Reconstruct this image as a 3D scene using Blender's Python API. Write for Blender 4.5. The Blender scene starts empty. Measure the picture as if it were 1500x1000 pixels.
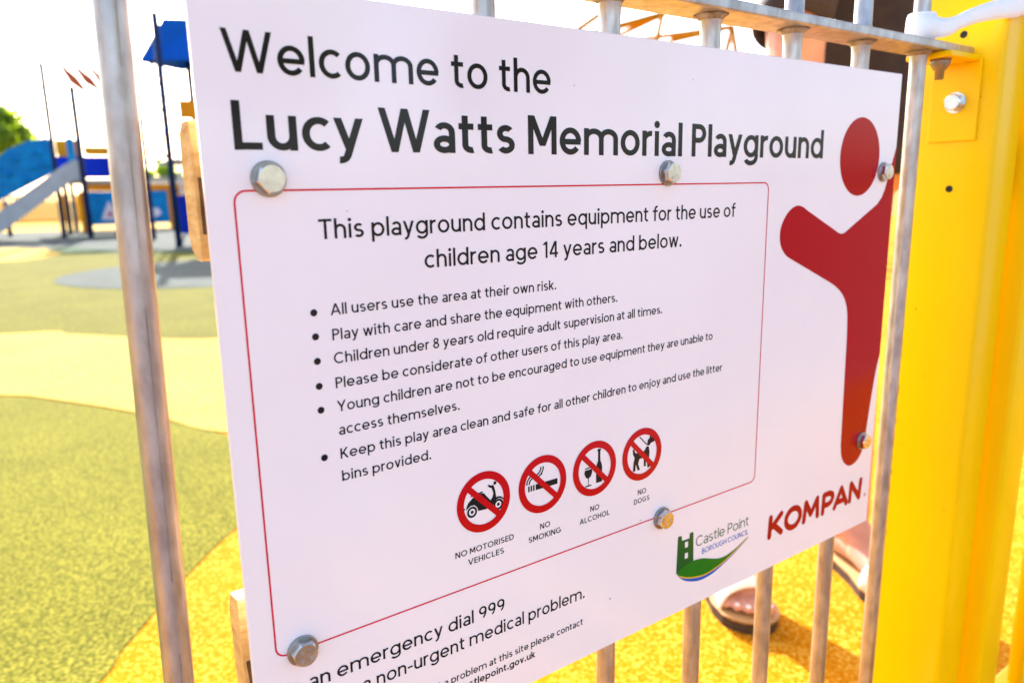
import bpy, bmesh, math, random
from mathutils import Vector, Matrix
R = math.radians
random.seed(7)
sc = bpy.context.scene
COL = sc.collection

# ------------------------------------------------------------------ camera, sky, sun, exposure
cam_d = bpy.data.cameras.new('camera'); cam = bpy.data.objects.new('camera', cam_d); COL.objects.link(cam); sc.camera = cam
YAW, PITCH, ROLL = 0.608261, 0.200143, 0.0201494
fw = Vector((math.sin(YAW)*math.cos(PITCH), math.cos(YAW)*math.cos(PITCH), -math.sin(PITCH)))
rt = Vector((math.cos(YAW), -math.sin(YAW), 0)); dn = fw.cross(rt)
r2 = math.cos(ROLL)*rt + math.sin(ROLL)*dn; d2 = -math.sin(ROLL)*rt + math.cos(ROLL)*dn
m = Matrix((r2, -d2, -fw)).transposed().to_4x4(); m.translation = Vector((0, -0.36, 0.75)); cam.matrix_world = m
cam_d.sensor_width = 36; cam_d.lens = 1080.3/1500*36; cam_d.clip_start = 0.02; cam_d.clip_end = 3000
cam_d.dof.use_dof = True; cam_d.dof.focus_distance = 0.47; cam_d.dof.aperture_fstop = 7.0

SUN_AZ = math.atan2(0.22, 0.975); SUN_EL = R(31)
w = bpy.data.worlds.new('World'); sc.world = w; w.use_nodes = True
nt = w.node_tree; sky = nt.nodes.new('ShaderNodeTexSky'); sky.sky_type = 'NISHITA'; sky.sun_disc = False
sky.sun_elevation = SUN_EL; sky.sun_rotation = SUN_AZ; sky.air_density = 1.0; sky.dust_density = 2.5; sky.ozone_density = 1.0
bg = nt.nodes['Background']; bg.inputs[1].default_value = 0.15; nt.links.new(sky.outputs[0], bg.inputs[0])
sd = bpy.data.lights.new('sun', 'SUN'); sun = bpy.data.objects.new('sun', sd); COL.objects.link(sun)
sd.energy = 4.4; sd.angle = R(0.6); sd.color = (1, 0.96, 0.91)
sv = Vector((math.sin(SUN_AZ)*math.cos(SUN_EL), math.cos(SUN_AZ)*math.cos(SUN_EL), math.sin(SUN_EL)))
sun.rotation_euler = sv.to_track_quat('Z', 'Y').to_euler(); sun.location = sv*50
sc.view_settings.view_transform = 'Standard'; sc.view_settings.look = 'None'
sc.view_settings.exposure = 1.87; sc.view_settings.gamma = 1

# ------------------------------------------------------------------ materials
def mat(name, c1, rough=0.5, metal=0.0, c2=None, scale=10, lo=0.35, hi=0.65, stretch=(1, 1, 1), bump=0.0, bscale=None,
        coat=0.0, detail=4, voro=False, spec=0.5):
    M = bpy.data.materials.new(name); M.use_nodes = True; t = M.node_tree; n = t.nodes; L = t.links
    b = n['Principled BSDF']; b.inputs['Base Color'].default_value = (*c1, 1); b.inputs['Roughness'].default_value = rough
    b.inputs['Metallic'].default_value = metal; b.inputs['Coat Weight'].default_value = coat; b.inputs['Coat Roughness'].default_value = 0.08
    b.inputs['Specular IOR Level'].default_value = spec
    tc = n.new('ShaderNodeTexCoord'); mp = n.new('ShaderNodeMapping'); mp.inputs['Scale'].default_value = stretch
    L.new(tc.outputs['Object'], mp.inputs['Vector'])
    if c2 is not None:
        if voro:
            ns = n.new('ShaderNodeTexVoronoi'); out = ns.outputs['Color']
        else:
            ns = n.new('ShaderNodeTexNoise'); ns.inputs['Detail'].default_value = detail; out = ns.outputs[0]
        ns.inputs['Scale'].default_value = scale; L.new(mp.outputs[0], ns.inputs['Vector'])
        cr = n.new('ShaderNodeValToRGB'); cr.color_ramp.elements[0].position = lo; cr.color_ramp.elements[1].position = hi
        cr.color_ramp.elements[0].color = (*c1, 1); cr.color_ramp.elements[1].color = (*c2, 1)
        L.new(out, cr.inputs[0]); L.new(cr.outputs[0], b.inputs['Base Color'])
    if bump:
        n2 = n.new('ShaderNodeTexNoise'); n2.inputs['Scale'].default_value = bscale or scale*3; n2.inputs['Detail'].default_value = 3
        L.new(mp.outputs[0], n2.inputs['Vector'])
        bp = n.new('ShaderNodeBump'); bp.inputs['Strength'].default_value = bump; bp.inputs['Distance'].default_value = 0.002
        L.new(n2.outputs[0], bp.inputs['Height']); L.new(bp.outputs[0], b.inputs['Normal'])
    return M

def granules(name, ca, cb, cc, sc1=160, sc2=2.0):
    """wet-pour rubber crumb: three colours of granule plus broad wear"""
    M = bpy.data.materials.new(name); M.use_nodes = True; t = M.node_tree; n = t.nodes; L = t.links
    b = n['Principled BSDF']; b.inputs['Roughness'].default_value = 0.95; b.inputs['Specular IOR Level'].default_value = 0.04
    tc = n.new('ShaderNodeTexCoord')
    v = n.new('ShaderNodeTexNoise'); v.inputs['Scale'].default_value = sc1; v.inputs['Detail'].default_value = 2.5; L.new(tc.outputs['Object'], v.inputs['Vector'])
    cr = n.new('ShaderNodeValToRGB'); e = cr.color_ramp.elements
    e[0].position = 0.36; e[0].color = (*ca, 1); e[1].position = 0.64; e[1].color = (*cc, 1)
    k = cr.color_ramp.elements.new(0.5); k.color = (*cb, 1)
    L.new(v.outputs[0], cr.inputs[0])
    ns = n.new('ShaderNodeTexNoise'); ns.inputs['Scale'].default_value = sc2; ns.inputs['Detail'].default_value = 5; L.new(tc.outputs['Object'], ns.inputs['Vector'])
    mr = n.new('ShaderNodeMapRange'); mr.inputs[1].default_value = 0.3; mr.inputs[2].default_value = 0.7; mr.inputs[3].default_value = 0.86; mr.inputs[4].default_value = 1.12
    L.new(ns.outputs[0], mr.inputs[0])
    mx = n.new('ShaderNodeMix'); mx.data_type = 'RGBA'; mx.blend_type = 'MULTIPLY'; mx.inputs[0].default_value = 1
    L.new(cr.outputs[0], mx.inputs[6]); L.new(mr.outputs[0], mx.inputs[7]); L.new(mx.outputs[2], b.inputs['Base Color'])
    bp = n.new('ShaderNodeBump'); bp.inputs['Strength'].default_value = 0.5; bp.inputs['Distance'].default_value = 0.003
    L.new(v.outputs[0], bp.inputs['Height']); L.new(bp.outputs[0], b.inputs['Normal'])
    return M

M = {}
M['panel'] = mat('white_laminate', (0.92, 0.825, 0.845), 0.13, c2=(0.88, 0.775, 0.80), scale=5, bump=0.012, bscale=260)
def streaks(M_, lo, hi, sc_):
    t = M_.node_tree; n = t.nodes; tc = n.new('ShaderNodeTexCoord'); mp = n.new('ShaderNodeMapping'); mp.inputs['Scale'].default_value = (1, 1, 0.3)
    ns = n.new('ShaderNodeTexNoise'); ns.inputs['Scale'].default_value = sc_; ns.inputs['Detail'].default_value = 7; mr = n.new('ShaderNodeMapRange')
    mr.inputs[1].default_value = 0.3; mr.inputs[2].default_value = 0.7; mr.inputs[3].default_value = lo; mr.inputs[4].default_value = hi
    t.links.new(tc.outputs['Object'], mp.inputs[0]); t.links.new(mp.outputs[0], ns.inputs['Vector']); t.links.new(ns.outputs[0], mr.inputs[0]); t.links.new(mr.outputs[0], n['Principled BSDF'].inputs['Roughness'])
streaks(M['panel'], 0.07, 0.26, 14)
M['ink'] = mat('black_print', (0.012, 0.010, 0.012), 0.13, c2=(0.018, 0.014, 0.013), scale=8, spec=0.22)
M['red'] = mat('red_print', (0.56, 0.004, 0.008), 0.14, spec=0.22)
M['redline'] = mat('thin_red_print', (0.66, 0.01, 0.03), 0.14, spec=0.22)
M['crimson'] = mat('crimson_print', (0.42, 0.001, 0.006), 0.10, spec=0.10)
M['green'] = mat('green_print', (0.004, 0.17, 0.012), 0.14, spec=0.22)
M['dgreen'] = mat('dark_green_print', (0.006, 0.10, 0.02), 0.14, spec=0.22)
M['blue'] = mat('blue_print', (0.004, 0.10, 0.50), 0.14, spec=0.22)
M['gold'] = mat('yellow_print', (0.75, 0.42, 0.02), 0.14, spec=0.22)
M['white'] = mat('white_print', (0.82, 0.79, 0.81), 0.14)
M['washer'] = mat('dull_zinc_washer', (0.36, 0.33, 0.31), 0.38, 0.9, c2=(0.26, 0.23, 0.21), scale=150)
M['steel'] = mat('zinc_plated_steel', (0.72, 0.69, 0.66), 0.22, 1.0, c2=(0.52, 0.49, 0.46), scale=120, bump=0.02, bscale=200)
M['galv'] = mat('galvanised_steel', (0.52, 0.47, 0.45), 0.36, 0.78, c2=(0.34, 0.295, 0.28), scale=110, lo=0.36, hi=0.66, stretch=(1, 1, 0.4), bump=0.25, bscale=160, detail=7)
M['yel'] = mat('yellow_powder_coat', (0.93, 0.58, 0.0003), 0.28, c2=(0.90, 0.54, 0.0003), scale=4, coat=0.06, bump=0.03, bscale=160, spec=0.14)
M['seam'] = mat('rusty_seam', (0.16, 0.11, 0.09), 0.8, c2=(0.24, 0.18, 0.15), scale=200)
M['chip'] = mat('chipped_paint', (0.16, 0.10, 0.01), 0.8, c2=(0.30, 0.17, 0.004), scale=300)
M['weld'] = mat('scorched_weld', (0.20, 0.13, 0.07), 0.7, 0.3, c2=(0.36, 0.30, 0.25), scale=160, bump=0.5, bscale=300)
M['hole'] = mat('dark_hole', (0.01, 0.008, 0.004), 0.8)
M['brass'] = mat('dull_zinc_nut', (0.30, 0.25, 0.20), 0.45, 0.8)
M['wood'] = mat('sawn_softwood', (0.70, 0.43, 0.14), 0.8, c2=(0.50, 0.26, 0.06), scale=45, stretch=(0.5, 1, 3.0), bump=0.9, bscale=90, lo=0.3, hi=0.7)
M['woodshade'] = mat('shaded_softwood', (0.17, 0.075, 0.022), 0.8, c2=(0.07, 0.03, 0.012), scale=45, stretch=(0.5, 1, 3.0), bump=0.9, bscale=90, lo=0.3, hi=0.7)  # darker wood colour paints in the shade of the gap behind the sign
M['strap'] = mat('white_strap', (0.90, 0.89, 0.89), 0.6, bump=0.3, bscale=120)
M['skin'] = mat('skin', (0.56, 0.28, 0.21), 0.5, c2=(0.48, 0.22, 0.16), scale=25)
M['cloth'] = mat('dark_cloth', (0.022, 0.014, 0.016), 0.85, c2=(0.034, 0.021, 0.020), scale=30, bump=0.3, bscale=400)
M['hair'] = mat('brown_hair', (0.06, 0.03, 0.015), 0.5, c2=(0.10, 0.05, 0.02), scale=30, stretch=(6, 6, 1))
M['sole'] = mat('dark_sole', (0.035, 0.02, 0.014), 0.7)
M['insole'] = mat('tan_insole', (0.45, 0.26, 0.10), 0.6)
M['nail'] = mat('white_nail', (0.8, 0.78, 0.76), 0.2)
M['eye'] = mat('eye', (0.6, 0.58, 0.55), 0.2)
M['pblue'] = mat('navy_post_paint', (0.003, 0.016, 0.075), 0.5, c2=(0.004, 0.02, 0.09), scale=3, spec=0.2)
M['roof'] = mat('blue_roof_panel', (0.001, 0.075, 0.42), 0.6, c2=(0.001, 0.09, 0.48), scale=3, spec=0.1)
M['dblue'] = mat('deep_blue_panel', (0.001, 0.022, 0.36), 0.6, c2=(0.001, 0.03, 0.40), scale=3, spec=0.1)
M['cyan'] = mat('cyan_panel', (0.001, 0.15, 0.38), 0.55, c2=(0.001, 0.22, 0.50), scale=4, spec=0.15)
M['orange'] = mat('orange_panel', (0.66, 0.24, 0.002), 0.55, c2=(0.60, 0.21, 0.002), scale=3, spec=0.15)
M['chute'] = mat('brushed_chute', (0.42, 0.42, 0.44), 0.55, 0.35, c2=(0.35, 0.35, 0.37), scale=6)
M['deck'] = mat('grey_deck', (0.45, 0.44, 0.43), 0.7)
M['rod'] = mat('red_rod', (0.42, 0.07, 0.02), 0.5)
M['rope'] = mat('grey_rope', (0.02, 0.03, 0.05), 0.8)
M['art'] = mat('pale_artwork', (0.7, 0.62, 0.66), 0.5)
M['artred'] = mat('red_artwork', (0.5, 0.05, 0.09), 0.5)
M['yfence'] = mat('yellow_fence_paint', (0.80, 0.36, 0.002), 0.5, spec=0.1)
M['bark'] = mat('bark', (0.10, 0.07, 0.045), 0.9, c2=(0.16, 0.12, 0.08), scale=8)
M['leaf'] = mat('leaves', (0.10, 0.17, 0.012), 0.6, c2=(0.14, 0.21, 0.02), scale=1.2)
t_ = M['leaf'].node_tree; tr_ = t_.nodes.new('ShaderNodeBsdfTranslucent'); tr_.inputs[0].default_value = (0.50, 0.66, 0.02, 1); mx_ = t_.nodes.new('ShaderNodeMixShader'); mx_.inputs[0].default_value = 0.6
t_.links.new(t_.nodes['Principled BSDF'].outputs[0], mx_.inputs[1]); t_.links.new(tr_.outputs[0], mx_.inputs[2]); t_.links.new(mx_.outputs[0], t_.nodes['Material Output'].inputs[0])
M['render'] = mat('pale_render', (0.6, 0.58, 0.55), 0.9)
M['rooft'] = mat('grey_roof', (0.30, 0.28, 0.27), 0.9)
M['glass'] = mat('window_glass', (0.05, 0.06, 0.08), 0.1)
M['g_yel'] = granules('yellow_rubber_crumb', (0.40, 0.135, 0.0005), (0.47, 0.185, 0.002), (0.58, 0.33, 0.045), 170)
M['g_pale'] = granules('pale_rubber_crumb', (0.40, 0.24, 0.030), (0.47, 0.30, 0.055), (0.58, 0.43, 0.13), 120)
M['g_green'] = granules('green_rubber_crumb', (0.080, 0.077, 0.010), (0.142, 0.132, 0.016), (0.255, 0.22, 0.028), 150)
M['g_lgreen'] = granules('light_green_rubber_crumb', (0.082, 0.077, 0.009), (0.122, 0.113, 0.014), (0.172, 0.152, 0.022), 80)
M['g_dgreen'] = granules('dark_green_rubber_crumb', (0.03, 0.06, 0.03), (0.045, 0.08, 0.04), (0.07, 0.11, 0.055), 90)
M['g_grey'] = granules('grey_rubber_crumb', (0.055, 0.067, 0.062), (0.085, 0.098, 0.088), (0.125, 0.132, 0.112), 80)
M['bounce_pave'] = mat('unseen_pink_bounce_paving', (0.16, 0.105, 0.095), 0.9, c2=(0.22, 0.15, 0.135), scale=3, bump=0.3, bscale=120)  # pink tint added so the unseen paving bounces warm light onto the sign
M['g_far'] = granules('dry_grass', (0.22, 0.15, 0.035), (0.27, 0.19, 0.05), (0.33, 0.24, 0.08), 40)

# ------------------------------------------------------------------ object helpers
def tag(o, label=None, cat=None, group=None, kind=None):
    for k, v in (('label', label), ('category', cat), ('group', group), ('kind', kind)):
        if v: o[k] = v
    return o
def thing(name, label, cat, loc=(0, 0, 0), group=None):
    o = bpy.data.objects.new(name, None); o.empty_display_size = 0.1; o.location = loc; COL.objects.link(o)
    return tag(o, label, cat, group)
def obj(name, bm, mt, parent=None, smooth=False, label=None):
    me = bpy.data.meshes.new(name); bm.to_mesh(me); bm.free()
    for x in (mt if isinstance(mt, (list, tuple)) else [mt]): me.materials.append(x)
    if smooth:
        me.polygons.foreach_set('use_smooth', [True]*len(me.polygons))
    o = bpy.data.objects.new(name, me); COL.objects.link(o)
    if parent is not None:
        o.parent = parent
        P = parent; off = Vector(P.location)
        while P.parent: P = P.parent; off += Vector(P.location)
        me.transform(Matrix.Translation(-off))       # meshes are written in world metres
    if label: o['label'] = label
    return o
def box(bm, x0, x1, y0, y1, z0, z1, bev=0.0, seg=2, mi=0):
    r = bmesh.ops.create_cube(bm, size=1.0); vs = r['verts']
    for v in vs: v.co = Vector(((x0+x1)/2+v.co.x*(x1-x0), (y0+y1)/2+v.co.y*(y1-y0), (z0+z1)/2+v.co.z*(z1-z0)))
    fs = {f for v in vs for f in v.link_faces}
    for f in fs: f.material_index = mi
    if bev:
        es = list({e for v in vs for e in v.link_edges})
        bmesh.ops.bevel(bm, geom=es, offset=bev, segments=seg, profile=0.5, affect='EDGES')
def tube(bm, pts, rad, n=10, caps=True, mi=0):
    pts = [Vector(p) for p in pts]; rad = rad if isinstance(rad, (list, tuple)) else [rad]*len(pts)
    up = None; rings = []
    for i, p in enumerate(pts):
        t = (pts[min(i+1, len(pts)-1)]-pts[max(i-1, 0)]).normalized()
        if up is None:
            up = t.orthogonal().normalized()
        up = (up - t*up.dot(t)); up = up.normalized() if up.length > 1e-6 else t.orthogonal().normalized()
        s = t.cross(up)
        rings.append([bm.verts.new(p + (up*math.cos(a)+s*math.sin(a))*rad[i]) for a in [2*math.pi*k/n for k in range(n)]])
    for a, b in zip(rings, rings[1:]):
        for k in range(n):
            f = bm.faces.new((a[k], a[(k+1) % n], b[(k+1) % n], b[k])); f.smooth = True; f.material_index = mi
    if caps:
        bm.faces.new(rings[0][::-1]).material_index = mi; bm.faces.new(rings[-1]).material_index = mi
def prism(bm, pts, off, mi=0):
    """closed polygon (list of 3D points) extruded by vector off"""
    a = [bm.verts.new(Vector(p)) for p in pts]; b = [bm.verts.new(Vector(p)+Vector(off)) for p in pts]
    fs = [bm.faces.new(a), bm.faces.new(b[::-1])]
    for i in range(len(pts)):
        fs.append(bm.faces.new((a[i], b[i], b[(i+1) % len(pts)], a[(i+1) % len(pts)])))
    for f in fs: f.material_index = mi
    bmesh.ops.recalc_face_normals(bm, faces=fs)
def catmull(P, n=6, closed=False):
    out = []; N = len(P)
    for i in range(N if closed else N-1):
        g = lambda k: Vector(P[k % N]) if closed else Vector(P[max(0, min(N-1, k))])
        p0, p1, p2, p3 = g(i-1), g(i), g(i+1), g(i+2)
        for k in range(n):
            t = k/n
            out.append(0.5*((2*p1)+(p2-p0)*t+(2*p0-5*p1+4*p2-p3)*t*t+(3*p1-p0-3*p2+p3)*t**3))
    if not closed: out.append(Vector(P[-1]))
    return out

# ------------------------------------------------------------------ the ground (sheets 4 mm apart)
def sheet(name, pts, z, mt, smooth=6, kind='structure'):
    P = catmull([(x, y, 0) for x, y in pts], smooth, True) if smooth else [Vector((x, y, 0)) for x, y in pts]
    bm = bmesh.new(); bm.faces.new([bm.verts.new((p.x, p.y, z)) for p in P])
    return tag(obj(name, bm, mt), kind=kind)
sheet('ground', [(900*math.cos(a), 900*math.sin(a)) for a in [2*math.pi*k/48 for k in range(48)]], 0.0, M['g_far'], 0)
sheet('yellow_rubber_path', [(-14, -0.3), (-0.4, -0.5), (0.2, -0.9), (1.0, -1.05), (16, -1.2), (18, 6), (16, 16), (4, 23), (-6, 23), (-14, 14)], 0.0030, M['g_yel'])
sheet('unseen_pavement', [(-60, -60), (60, -60), (60, -0.3), (-60, -0.3)], 0.0015, M['bounce_pave'], 0)
sheet('light_green_rubber', [(-0.1, 4.80), (0.29, 4.50), (0.56, 4.15), (0.99, 3.75), (2.0, 3.6), (4.2, 5.5), (5.0, 9.0), (3.2, 12.0), (1.5, 12.4), (0.2, 12.9), (-4, 13.5), (-7, 9), (-3, 5.6)], 0.0050, M['g_lgreen'])
sheet('pale_rubber_path', [(-0.1, 4.78), (0.29, 4.48), (0.56, 4.13), (0.99, 3.73), (2.0, 3.58), (3.4, 4.4), (3.2, 2.6), (1.6, 1.75), (0.9, 1.75), (0.54, 2.05), (0.42, 2.31), (0.34, 2.49), (0.25, 2.66), (0.16, 2.81), (0.08, 2.94), (-0.05, 3.10), (-0.8, 3.7), (-3.0, 4.6), (-7.0, 5.2), (-7.5, 7.2), (-3.2, 5.7)], 0.0070, M['g_pale'], 4)
sheet('green_rubber', [(-0.05, 3.08), (0.08, 2.92), (0.16, 2.79), (0.25, 2.64), (0.34, 2.47), (0.42, 2.29), (0.54, 2.01), (0.62, 1.72), (0.56, 1.50), (0.34, 1.27), (0.21, 1.11), (0.14, 1.01), (0.09, 0.94), (0.04, 0.86), (-0.2, 0.62), (-0.8, 0.4), (-2.5, 0.5), (-4.0, 2.0), (-3.0, 4.2), (-0.8, 3.68)], 0.0050, M['g_green'], 5)
sheet('grey_rubber_circle', [(2.15+1.72*math.cos(a), 7.72+1.62*math.sin(a)) for a in [2*math.pi*k/40 for k in range(40)]], 0.0090, M['g_grey'], 0)
sheet('grey_rubber_surface', [(-6, 13.4), (0.1, 13.8), (1.02, 13.3), (1.5, 11.7), (2.4, 10.9), (5, 11), (7, 15), (6, 19.5), (2.4, 20.6), (0, 21.6), (-6, 21)], 0.0070, M['g_grey'])
sheet('dark_green_rubber', [(0.70, 13.5), (1.05, 13.55), (1.56, 11.9), (2.45, 10.95), (2.3, 10.75), (1.4, 11.45), (0.85, 12.2)], 0.0090, M['g_dgreen'])
sheet('pale_rubber_patch', [(-2, 14.2), (0.11, 14.4), (0.6, 13.4), (0.80, 12.5), (0.74, 11.8), (0.45, 11.2), (0.0, 11.0), (-2, 11.6)], 0.0090, M['g_pale'])
sheet('orange_rubber_surface', [(-8, 21.3), (0, 21.8), (3, 20.8), (8, 19), (12, 24), (6, 30), (-8, 31)], 0.0090, M['g_pale'])

# ------------------------------------------------------------------ stroke lettering (a plain geometric sans, cap height 1)
class G:
    def __init__(s, t): s.t = t; s.p = []
    def bar(s, x0, y0, x1, y1, k=1.0):
        w_ = s.t*k*math.hypot(x1-x0, y1-y0)/abs(y1-y0)/2
        s.p.append([(x0-w_, y0), (x0+w_, y0), (x1+w_, y1), (x1-w_, y1)])
    def v(s, x, y0, y1): s.p.append([(x-s.t/2, y0), (x+s.t/2, y0), (x+s.t/2, y1), (x-s.t/2, y1)])
    def h(s, x0, x1, y, k=0.92): q = s.t*k/2; s.p.append([(x0, y-q), (x1, y-q), (x1, y+q), (x0, y+q)])
    def arc(s, cx, cy, rx, ry, a0, a1):
        n = max(6, int(abs(a1-a0)/11)); q = s.t/2; A = [R(a0+(a1-a0)*k/n) for k in range(n+1)]
        o = [(cx+(rx+q)*math.cos(a), cy+(ry+q*0.94)*math.sin(a)) for a in A]; i = [(cx+(rx-q)*math.cos(a), cy+(ry-q*0.94)*math.sin(a)) for a in A]
        s.p.append(('strip', o, i))
    def dot(s, cx, cy, r): s.p.append([(cx+r*math.cos(a), cy+r*math.sin(a)) for a in [2*math.pi*k/14 for k in range(14)]])
XH, ASC, DSC = 0.73, 1.01, -0.27
def glyph(c, t):
    g = G(t); q = t/2; ow = 0.70
    lx, rx_, cy = q, ow-q, XH/2                         # bowl: left / right centre lines
    br, bh = (ow-t)/2, (XH-t)/2+0.006
    nr = 0.60                                           # n width
    if c == ' ': return g.p, 0.30
    if c in 'oO0':
        if c == 'o': g.arc(ow/2, cy, br, bh, 0, 360); return g.p, ow
        W = 0.98 if c == 'O' else 0.62; g.arc(W/2, 0.5, (W-t)/2, (1-t)/2+.008, 0, 360); return g.p, W
    if c == 'a':
        W = 0.56; g.v(W-q, 0, XH-0.228); g.arc((W+0.06)/2-q*.3, XH-0.235, (W-0.06)/2-q*.75, 0.235-q+.006, 0, 152); g.arc(W/2, 0.205, W/2-q, 0.212-q+.006, 0, 360); return g.p, W
    if c == 'b': g.v(q, 0, ASC); g.arc(ow/2, cy, br, bh, 0, 360); return g.p, ow
    if c == 'd': g.v(ow-q, 0, ASC); g.arc(ow/2, cy, br, bh, 0, 360); return g.p, ow
    if c == 'p': g.v(q, DSC, XH); g.arc(ow/2, cy, br, bh, 0, 360); return g.p, ow
    if c == 'q': g.v(ow-q, DSC, XH); g.arc(ow/2, cy, br, bh, 0, 360); return g.p, ow
    if c == 'g': g.v(ow-q, 0.0, XH); g.arc(ow/2, cy, br, bh, 0, 360); g.arc(ow/2, 0.02, br, 0.29-q, -152, 0); return g.p, ow
    if c == 'c': g.arc(ow/2, cy, br, bh, 48, 312); return g.p, 0.60
    if c == 'e': g.arc(ow/2, cy, br, bh, 0, 322); g.h(q, ow-q*.2, cy-q*.2); return g.p, ow
    if c == 'f': g.v(0.19, 0, 0.78); g.arc(0.19+0.18, 0.78, 0.18, 0.25-q, 180, 78); g.h(0, 0.42, XH-q); return g.p, 0.40
    if c in 'hn': g.v(q, 0, ASC if c == 'h' else XH); g.arc(nr/2, XH-0.30, nr/2-q, 0.30-q+.006, 180, 0); g.v(nr-q, 0, XH-0.30); return g.p, nr
    if c == 'm':
        a = 0.27; g.v(q, 0, XH)
        for k in (0, 1): x = q+a-q*.2+k*2*(a-q*.2); g.arc(x, XH-0.27, a-q*.2, 0.27-q+.006, 180, 0); g.v(x+a-q*.2, 0, XH-0.27)
        return g.p, 4*(a-q*.2)+t
    if c == 'r': g.v(q, 0, XH); g.arc(q+0.26, XH-0.28, 0.26, 0.28-q+.006, 180, 84); return g.p, 0.36
    if c == 'u': g.v(q, 0.30, XH); g.arc(nr/2, 0.30, nr/2-q, 0.30-q+.006, 180, 360); g.v(nr-q, 0, XH); return g.p, nr
    if c == 'i': g.v(q*1.2, 0, XH); g.dot(q*1.2, 0.92, t*0.66); return g.p, t*1.2
    if c == 'j': g.v(0.14, -0.1, XH); g.arc(-0.01, -0.1, 0.15, 0.17-q, 0, -85); g.dot(0.14, 0.92, t*0.66); return g.p, 0.14+q*1.2
    if c == 'k': g.v(q, 0, ASC); g.bar(t*.9, 0.30, 0.48, XH); g.bar(0.22, 0.42, 0.50, 0); return g.p, 0.55
    if c == 'l': g.v(q, 0, ASC); return g.p, t
    if c in 'sS':
        W, Hh = (0.52, XH) if c == 's' else (0.64, 1.0); ry = (Hh-t)/4; r_ = W/2-q
        g.arc(W/2, Hh-q-ry, r_*.94, ry, 38, 270); g.arc(W/2, q+ry, r_, ry, 90, -146); return g.p, W
    if c == 't': g.v(0.17, 0.20, 0.91); g.arc(0.17+0.17, 0.20, 0.17, 0.20-q+.004, 180, 285); g.h(0, 0.40, XH-q); return g.p, 0.42
    if c == 'v': g.bar(0.055+q*.2, XH, 0.28, 0); g.bar(0.505-q*.2, XH, 0.28, 0); return g.p, 0.56
    if c == 'w':
        for a, b in ((0.06, 0.25), (0.44, 0.25), (0.44, 0.63), (0.82, 0.63)): g.bar(a, XH, b, 0, 0.95)
        return g.p, 0.88
    if c == 'y': g.bar(0.06, XH, 0.29, 0.06); g.bar(0.54, XH, 0.235, -0.13); g.arc(0.08, -0.10, 0.155, 0.17-q, -8, -95); return g.p, 0.60
    if c == 'x': g.bar(0.06, XH, 0.5, 0); g.bar(0.5, XH, 0.06, 0); return g.p, 0.56
    if c == '.': g.dot(t*.75, t*.66, t*0.70); return g.p, t*1.4
    if c == '-': g.h(0, 0.36, 0.36); return g.p, 0.36
    if c == 'A': g.bar(0.42, 1, 0.06, 0); g.bar(0.42, 1, 0.78, 0); g.h(0.2, 0.64, 0.30); return g.p, 0.84
    if c == 'B':
        g.v(q, 0, 1)
        for y0, y1, W in ((0.5-q*.5, 1, 0.56), (0, 0.5+q*.5, 0.62)):
            r_ = (y1-y0)/2-q; g.h(t*.5, W-r_-q, y1-q, .96); g.h(t*.5, W-r_-q, y0+q, .96); g.arc(W-r_-q, (y0+y1)/2, r_, r_, -90, 90)
        return g.p, 0.62
    if c == 'C': g.arc(0.48, 0.5, 0.48-q, 0.5-q+.008, 46, 314); return g.p, 0.86
    if c == 'D': g.v(q, 0, 1); g.h(t*.5, 0.34, 1-q, .96); g.h(t*.5, 0.34, q, .96); g.arc(0.33, 0.5, 0.45-q, 0.5-q, -90, 90); return g.p, 0.78
    if c == 'E':
        g.v(q, 0, 1)
        for y in (q, 0.51, 1-q): g.h(t*.5, 0.56, y)
        return g.p, 0.56
    if c == 'G': g.arc(0.48, 0.5, 0.48-q, 0.5-q+.008, 46, 360); g.h(0.52, 0.96, 0.5-q*.6); return g.p, 0.96
    if c == 'H': g.v(q, 0, 1); g.v(0.72-q, 0, 1); g.h(q, 0.72-q, 0.51); return g.p, 0.72
    if c == 'I': g.v(q, 0, 1); return g.p, t
    if c == 'K': g.v(q, 0, 1); g.bar(t*.9, 0.38, 0.58, 1); g.bar(0.27, 0.55, 0.62, 0); return g.p, 0.69
    if c == 'L': g.v(q, 0, 1); g.h(t*.5, 0.54, q); return g.p, 0.54
    if c == 'M': g.v(q, 0, 1); g.v(0.88-q, 0, 1); g.bar(q*1.3, 1, 0.44, 0.22); g.bar(0.88-q*1.3, 1, 0.44, 0.22); return g.p, 0.88
    if c == 'N': g.v(q, 0, 1); g.v(0.76-q, 0, 1); g.bar(q*1.3, 1, 0.76-q*1.3, 0); return g.p, 0.76
    if c in 'PR':
        W = 0.60; g.v(q, 0, 1); r_ = 0.29-q; g.h(t*.5, W-r_-q, 1-q, .96); g.h(t*.5, W-r_-q, 0.42+q, .96); g.arc(W-r_-q, 0.71, r_, 0.29-q, -90, 90)
        if c == 'R': g.bar(0.30, 0.46, 0.56, 0)
        return g.p, W+(.03 if c == 'R' else 0)
    if c == 'T': g.v(0.33, 0, 1); g.h(0, 0.66, 1-q); return g.p, 0.66
    if c == 'U': g.v(q, 0.34, 1); g.arc(0.36, 0.34, 0.36-q, 0.34-q+.006, 180, 360); g.v(0.72-q, 0.34, 1); return g.p, 0.72
    if c == 'V': g.bar(0.06, 1, 0.41, 0); g.bar(0.76, 1, 0.41, 0); return g.p, 0.82
    if c == 'W':
        for a, b in ((0.06, 0.34), (0.60, 0.34), (0.60, 0.86), (1.14, 0.86)): g.bar(a, 1, b, 0, 0.97)
        return g.p, 1.20
    if c == 'Y': g.bar(0.06, 1, 0.38, 0.40); g.bar(0.70, 1, 0.38, 0.40); g.v(0.38, 0, 0.44); return g.p, 0.76
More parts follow.
